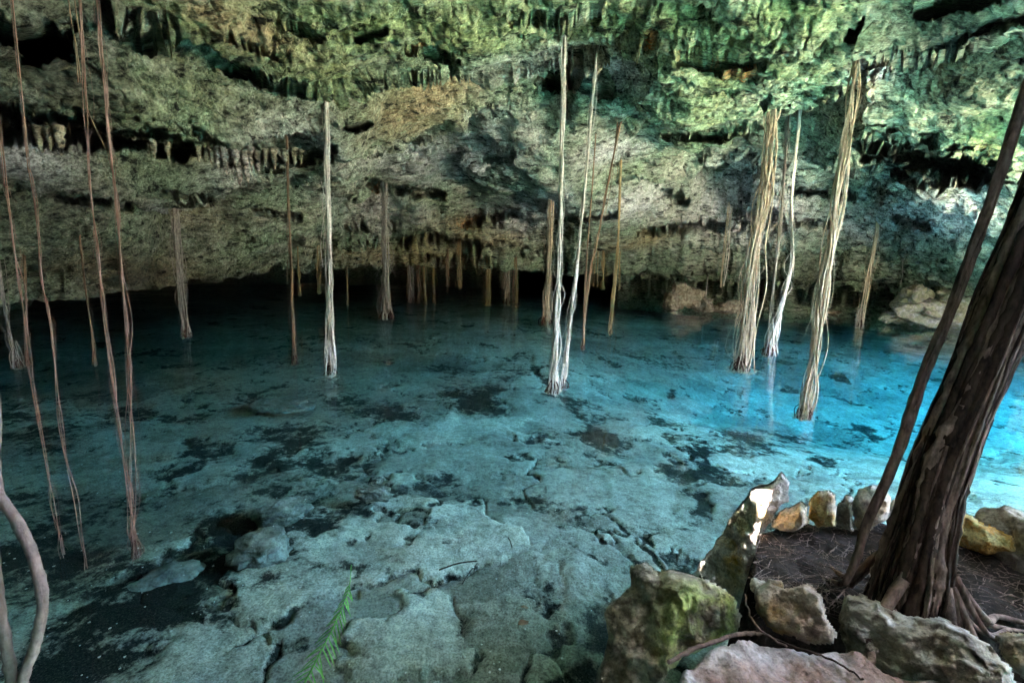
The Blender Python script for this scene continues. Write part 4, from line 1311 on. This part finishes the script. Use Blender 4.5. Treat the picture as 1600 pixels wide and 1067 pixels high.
# --- leaning trunk made of many fused roots
def trunk():
    rg = np.random.default_rng(77)
    yb = 1.86
    ctrl = [at(2060, -820, yb + 0.62), at(1830, -180, yb + 0.4), at(1740, 60, yb + 0.33), at(1652, 280, yb + 0.26), at(1562, 500, yb + 0.18), at(1482, 700, yb + 0.1), at(1438, 850, yb), at(1414, 955, yb - 0.05)]
    wid = [0.115, 0.10, 0.096, 0.092, 0.090, 0.088, 0.098, 0.125]
    base = np.array(ctrl[-1])
    m = 110
    mid = spline([np.array(c) for c in ctrl], m)
    w = np.interp(np.linspace(0, 1, m), np.linspace(0, 1, len(wid)), wid)
    root = empty('leaning_trunk', tuple(base), 'thick dark leaning trunk of many fused roots on the bank', 'tree trunk')
    t = np.linspace(0, 1, m)
    V, F = tube(mid, w * 0.66, 24, 0.06, 3)
    o = link('core', np_mesh('core', V - base, F), None, M['trunk'])
    o.parent = root
    for i in range(230):
        a = rg.uniform(0, 6.28) + (t - 0.5) * rg.normal(0, 0.7)
        q = rg.uniform(0.78, 1.06) if i > 25 else rg.uniform(1.0, 1.2)
        wa = wander(m, 0.085, 12, rg)
        c2 = mid.copy()
        c2[:, 0] += (np.cos(a) * q + wa[:, 0]) * w
        c2[:, 1] += (np.sin(a) * q + wa[:, 1]) * w
        big = rg.random() < 0.08
        rad = rg.uniform(0.012, 0.026) if big else rg.uniform(0.003, 0.009)
        a0, e = 0, m
        if rg.random() < 0.35:
            a0, e = sorted(rg.integers(0, m, 2))
            if e - a0 < 25:
                a0, e = 0, m
        V, F = tube(c2[a0:e], rad * (1 + 0.18 * np.sin(t[a0:e] * 30 + i)) * (1 + rg.normal(0, 0.10, e - a0)), 6, 0.14, i)
        mt = 'trunk_light' if rg.random() < 0.45 else 'trunk'
        o = link('strand', np_mesh('strand', V - base, F), None, M[mt])
        o.parent = root
    # buttress roots spreading into the soil
    for i in range(16):
        a = rg.uniform(-0.6, 1.5) if i < 11 else rg.uniform(0, 6.28)
        p0 = mid[-12] + np.array([math.cos(a), -math.sin(a) * 0.8, 0]) * 0.15
        ln = rg.uniform(0.25, 0.7)
        pts = [p0]
        for j in range(1, 5):
            pts.append(np.array([p0[0] + math.cos(a) * ln * j / 4 + rg.normal(0, 0.03), p0[1] - math.sin(a) * ln * j / 4 * 0.7 + rg.normal(0, 0.03), max(zs + 0.02, p0[2] - 0.2 * j) - 0.012 * j]))
        V, F = tube(spline(pts, 16), np.linspace(0.022, 0.007, 16) * rg.uniform(0.6, 1.2), 6, 0.1, i)
        o = link('buttress_root', np_mesh('buttress_root', V - base, F), None, M['trunk_light'])
        o.parent = root
    return root
trunk()

# --- pale branch close to the lens at the left edge
solid_vine('bare_branch', [at(-14, 560, 1.15), at(-4, 640, 1.14), at(-6, 720, 1.12), at(2, 775, 1.10), at(32, 825, 1.08), at(56, 890, 1.06), at(66, 945, 1.05), at(54, 1005, 1.05), at(36, 1060, 1.05), at(38, 1120, 1.05), at(42, 1180, 1.05)],
           [0.007, 0.009, 0.010, 0.0115, 0.0125, 0.012, 0.0115, 0.012, 0.012, 0.0125, 0.0125], 'branch', 'pale bent branch close to the camera at the lower left', 'branch', 70, 0.0012, 8, 14)
solid_vine('bare_branch', [at(-22, 760, 1.08), at(-12, 840, 1.07), at(-2, 930, 1.06), at(8, 1000, 1.05), at(16, 1060, 1.05), at(22, 1150, 1.05)],
           [0.008, 0.010, 0.011, 0.012, 0.013, 0.014], 'branch', 'pale straight branch cut off by the lower left edge', 'branch', 40, 0.001, 9, 14)

# --- twig and root litter on the soil
def twigs():
    rg = np.random.default_rng(12)
    parts = []
    for i in range(1300):
        u = on_z(rg.uniform(1180, 1640), rg.uniform(805, 960), zs)
        z = zs + rg.uniform(-0.015, 0.05)
        a = rg.normal(0.35, 0.8)
        ln = 0.02 + 0.16 * rg.random() ** 2
        d = np.array([math.cos(a), math.sin(a), rg.normal(0, 0.12)]) * ln
        b = rg.normal(0, ln * 0.04, 3)
        p = np.array([u.x, u.y, z])
        parts.append(tube(spline([p - d / 2, p + b, p + d / 2], 5), rg.uniform(0.0006, 0.0026), 4))
    return np_mesh('twig_litter', *join(parts))
tag(link('twig_litter', twigs(), None, M['twig']), 'dry twigs and fine roots littering the dark soil', 'twigs', None, 'stuff')

def ledge_roots():
    rg = np.random.default_rng(19)
    for i, (pp, lb) in enumerate([([(1045, 1035), (1090, 1010), (1150, 992), (1190, 988)], 'reddish brown root along the front rim of the mossy boulder'),
                                  ([(1165, 930), (1172, 960), (1190, 985), (1230, 1010)], 'thin curly root between mossy and brown boulders'),
                                  ([(1180, 985), (1240, 1010), (1300, 1030), (1350, 1062)], 'thin dark root crossing the flat pinkish ledge')]):
        pts = [np.array(on_z(a, b, zl + 0.03 + (0.02 if i == 1 else 0))) for a, b in pp]
        V, F = tube(spline(pts, 24) + rg.normal(0, 0.002, (24, 3)), [0.008, 0.004, 0.004][i], 7, 0.15, i)
        tag(link('surface_root', np_mesh('surface_root', V, F), None, M['vine' if i != 2 else 'trunk']), lb, 'root')
ledge_roots()

# --- green palm frond at the bottom
def frond():
    rg = np.random.default_rng(3)
    yf = 2.0
    ctrl = [at(549, 882, yf + .1), at(545, 920, yf + 0.06), at(530, 960, yf), at(505, 1010, yf - 0.06), at(478, 1062, yf - 0.12), at(440, 1130, yf - .2)]
    base = np.array(ctrl[-1])
    mid = spline([np.array(c) for c in ctrl], 60)
    root = empty('palm_frond', tuple(base), 'bright green feathery frond at the bottom left of centre', 'frond')
    V, F = tube(mid, np.linspace(0.0012, 0.005, 60), 6)
    o = link('rachis', np_mesh('rachis', V - base, F), None, M['frond'])
    o.parent = root
    Tn = np.gradient(mid, axis=0)
    right = np.array([1.0, 0.0, 0.0])
    for i in range(10, 60, 2):
        tt = i / 59
        tdir = Tn[i] / np.linalg.norm(Tn[i])
        for sgn_ in (-1, 1):
            ln = (0.035 + 0.13 * min(1, (tt - 0.15) * 1.5)) * rg.uniform(0.8, 1.15)
            d = right * (0.35 if sgn_ > 0 else -1.15) + np.array([0, rg.normal(0, 0.25) - 0.1 * sgn_, -0.85]) + rg.normal(0, 0.06, 3)
            d /= np.linalg.norm(d)
            p0 = mid[i]
            nrm = np.cross(d, tdir)
            nrm /= np.linalg.norm(nrm) + 1e-9
            wv = np.cross(nrm, d) * 0.0032
            pts = [p0 + d * ln * q + np.array([0, 0, -0.02 * q * q]) for q in (0, 0.35, 0.7, 1)]
            Vv, Ff = [], []
            for q, p in enumerate(pts):
                k = (0.6, 1, 0.8, 0.08)[q]
                Vv += [p - wv * k, p + nrm * 0.0012, p + wv * k]
            for q in range(3):
                Ff += [(q * 3, q * 3 + 1, q * 3 + 4, q * 3 + 3), (q * 3 + 1, q * 3 + 2, q * 3 + 5, q * 3 + 4)]
            o = link('leaflet', np_mesh('leaflet', np.array(Vv) - base, np.array(Ff)), None, M['frond'])
            o.parent = root
frond()

# --- stones lying on the pool bed
def sunk(pxc, pyc, size, seed, label, rot=0.0, z=-0.28):
    c = on_z(pxc, pyc, z)
    rock('sunken_boulder', c, size, 'sunk_rock', seed, label, 'boulder', (0, 0, rot), 'boulders on the pool bed', sub=5, rough=0.2)
sunk(408, 855, (0.42, 0.40, 0.20), 71, 'round flat grey boulder under water beside the dark channel', 0.3, -0.44)
sunk(440, 800, (0.46, 0.30, 0.2), 72, 'pale angular boulder under water above the round flat one', 0.6, -0.45)
sunk(262, 905, (0.46, 0.30, 0.16), 73, 'dim long boulder under water at lower left', 0.5, -0.56)
sunk(585, 770, (0.36, 0.22, 0.14), 74, 'small pale wedge of rock in the dark patch left of centre', -0.2, -0.44)
sunk(440, 634, (0.95, 0.6, 0.2), 75, 'brightest pale slab under water left of the pink root', 0.1, -0.50)

# --- boulders of the far right bank at the water line
bk = [(1475, 492, 2.6, 1.2, 0.9, 'broad low pale rock carrying the other boulders of the far right bank'), (1430, 466, 1.1, 1.0, 0.95, 'rounded grey boulder, highest on the far right bank'), (1468, 492, 1.1, .8, .6, 'whitish low boulder at the far right water line'), (1398, 492, .9, .6, .45, 'small pointed boulder, leftmost of the far right bank'),
      (1500, 486, 1.0, .9, .8, 'pinkish boulder at the far right bank beside the thin vine'), (1448, 484, .8, .8, .6, 'mottled boulder below the highest one on the far right bank'), (1535, 486, 1.1, .9, .8, 'brownish boulder behind the trunk on the far right bank'),
      (1590, 498, 1.3, 1., .8, 'pale boulder right of the trunk on the far right bank'), (1424, 494, .6, .5, .4, 'small pale rock second from the left on the far right bank'), (1482, 468, .8, .7, .6, 'greenish rock under the overhang of the far right bank'),
      (1515, 470, .9, .7, .7, 'grey rock above the pinkish one on the far right bank'), (1410, 476, .6, .6, .4, 'dark small rock left of the rounded grey boulder'), (1445, 500, .5, .5, .3, 'small rock half under water at the far right bank')]
for i, (a, b, sx, sy, sz, lb) in enumerate(bk):
    rock('bank_boulder', at(a, b + 3, 19.6 - (a - 1400) * 0.013), (sx * 1.1, sy * 1.1, sz * 1.1), 'bank_rock', 81 + i, lb, 'boulder', (0.1 * i, 0.2, i * 0.9), 'boulders on the far right bank', sub=4, rough=0.3, facet=0.3)
# low rocks at the foot of the far wall
for i, (a, b, sx, sy, sz, lb) in enumerate([(1078, 440, 1.2, 1.0, 1.0, 'knobbly brown rock at the foot of the far wall'), (1050, 448, 0.9, .8, .8, 'dark brown rock where the black opening ends'), (1100, 452, 1.0, .8, .7, 'low brown rock right of the knobbly one at the far wall'),
                                            (1140, 456, 1.3, .9, .6, 'low dark rock under the far wall right of the pale thin root'), (1062, 428, .8, .8, .6, 'ochre rock lump just under the far rock edge'), (1290, 468, 1.5, 1., .5, 'dim rock in the recess behind the tall twisted root'), (1330, 474, 1.2, .9, .5, 'dim low rock left of the slim golden root')]):
    pw = at(a, b + 24, 24.0)
    pw.z = max(pw.z, 0.1)
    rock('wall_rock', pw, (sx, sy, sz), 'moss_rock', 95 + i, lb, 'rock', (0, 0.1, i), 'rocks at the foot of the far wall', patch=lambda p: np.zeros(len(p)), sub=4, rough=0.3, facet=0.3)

# --- stalactites in the recess at the left
rg = np.random.default_rng(8)
STAL = [(372, 246, 40), (385, 250, 34), (392, 244, 22), (402, 250, 18), (352, 244, 26), (340, 242, 20), (330, 240, 16), (415, 246, 14), (428, 246, 18), (445, 246, 12), (460, 244, 15), (310, 238, 14), (470, 246, 10), (62, 215, 22), (78, 216, 18), (92, 214, 26), (240, 232, 14), (262, 234, 12)]
for i, (a, b, L) in enumerate(STAL):
    Yd = 7.6 if a > 200 else 5.9
    p = at(a, b, Yd)
    s = Yd / FPX
    k = 12
    t = np.linspace(0, 1, k)
    pts = np.stack([p.x + rg.normal(0, 0.006, k), p.y + rg.normal(0, 0.006, k), p.z + 0.12 - t * (L * s + 0.12)], 1)
    V, F = tube(pts, (L * s * 0.16 + 0.025) * (1 - t) ** 0.7 + 0.006, 8, 0.12, i)
    me = np_mesh('stalactite', V, F)
    for nm, val in (('moss', .2), ('pale', .9 if i < 6 else .3), ('tan', .5), ('dark', 0), ('rust', 0)):
        attr(me, nm, np.full(len(V), val))
    st = link('stalactite', me, None, M['ceiling'])
    st.parent = ceiling

# --- small things floating or lying in the water
def leaf(p, ln, wd, rz, label, mat='leaf'):
    n_ = 9
    V, F = [], []
    for i in range(n_):
        t = i / (n_ - 1)
        w = math.sin(math.pi * min(1, t * 0.98 + 0.02)) ** 0.8 * wd / 2
        x = (t - 0.5) * ln
        V += [(x, -w, 0.006 * math.sin(t * 5)), (x, 0, 0.0 - 0.003), (x, w, 0.006 * math.sin(t * 4 + 1))]
    for i in range(n_ - 1):
        F += [(i * 3, i * 3 + 3, i * 3 + 4, i * 3 + 1), (i * 3 + 1, i * 3 + 4, i * 3 + 5, i * 3 + 2)]
    o = link('fallen_leaf', np_mesh('fallen_leaf', np.array(V), np.array(F)), None, M[mat])
    o.location = p
    o.rotation_euler = (0.05, 0.05, rz)
    return tag(o, label, 'leaf', 'leaves in the pool')
leaf(on_z(818, 972, 0.008), 0.075, 0.045, 0.6, 'brown curled leaf floating at the bottom centre')
leaf(on_z(820, 948, -0.2), 0.05, 0.03, 0.2, 'small dark leaf under water above the brown floating leaf')
for i, (a, b, c, d, lb) in enumerate([(686, 890, 745, 876, 'dark stick lying on the pool bed at bottom centre'), (722, 912, 746, 880, 'thin dark twig under water beside the dark stick'), (794, 840, 800, 855, 'short twig under water near the bottom centre'), (1150, 590, 1172, 580, 'short dark twig on the bed right of the central root')]):
    p0, p1 = np.array(on_z(a, b, -0.22)), np.array(on_z(c, d, -0.2))
    V, F = tube(spline([p0, (p0 + p1) / 2 + [0.0, 0.01, 0.01], p1], 8), 0.006 if i == 0 else 0.004, 6)
    tag(link('sunken_twig', np_mesh('sunken_twig', V, F), None, M['trunk']), lb, 'twig', 'twigs on the pool bed')


# --- pollen, petals and leaf crumbs floating on the still water
def specks():
    rg = np.random.default_rng(41)
    V, F = [], []
    for i in range(420):
        p = on_z(rg.uniform(-40, 1640), 500 + 560 * rg.random() ** 0.8, 0.003)
        if p.x > 0.55 and p.y < 3.3:
            continue
        r = rg.uniform(0.003, 0.0085) * (1 + p.y * 0.05)
        a0 = rg.uniform(0, 6.28)
        b = len(V)
        V.append((p.x, p.y, 0.006))
        for q in range(5):
            a = a0 + q * 1.2566
            V.append((p.x + math.cos(a) * r * rg.uniform(0.5, 1.2), p.y + math.sin(a) * r * rg.uniform(0.5, 1.2), 0.003))
        for q in range(5):
            F.append((b, b + 1 + q, b + 1 + (q + 1) % 5))
    return np_mesh('floating_specks', np.array(V), np.array(F))
tag(link('floating_specks', specks(), None, M['pale_root']), 'pale specks and petals floating on the water', 'specks', None, 'stuff')
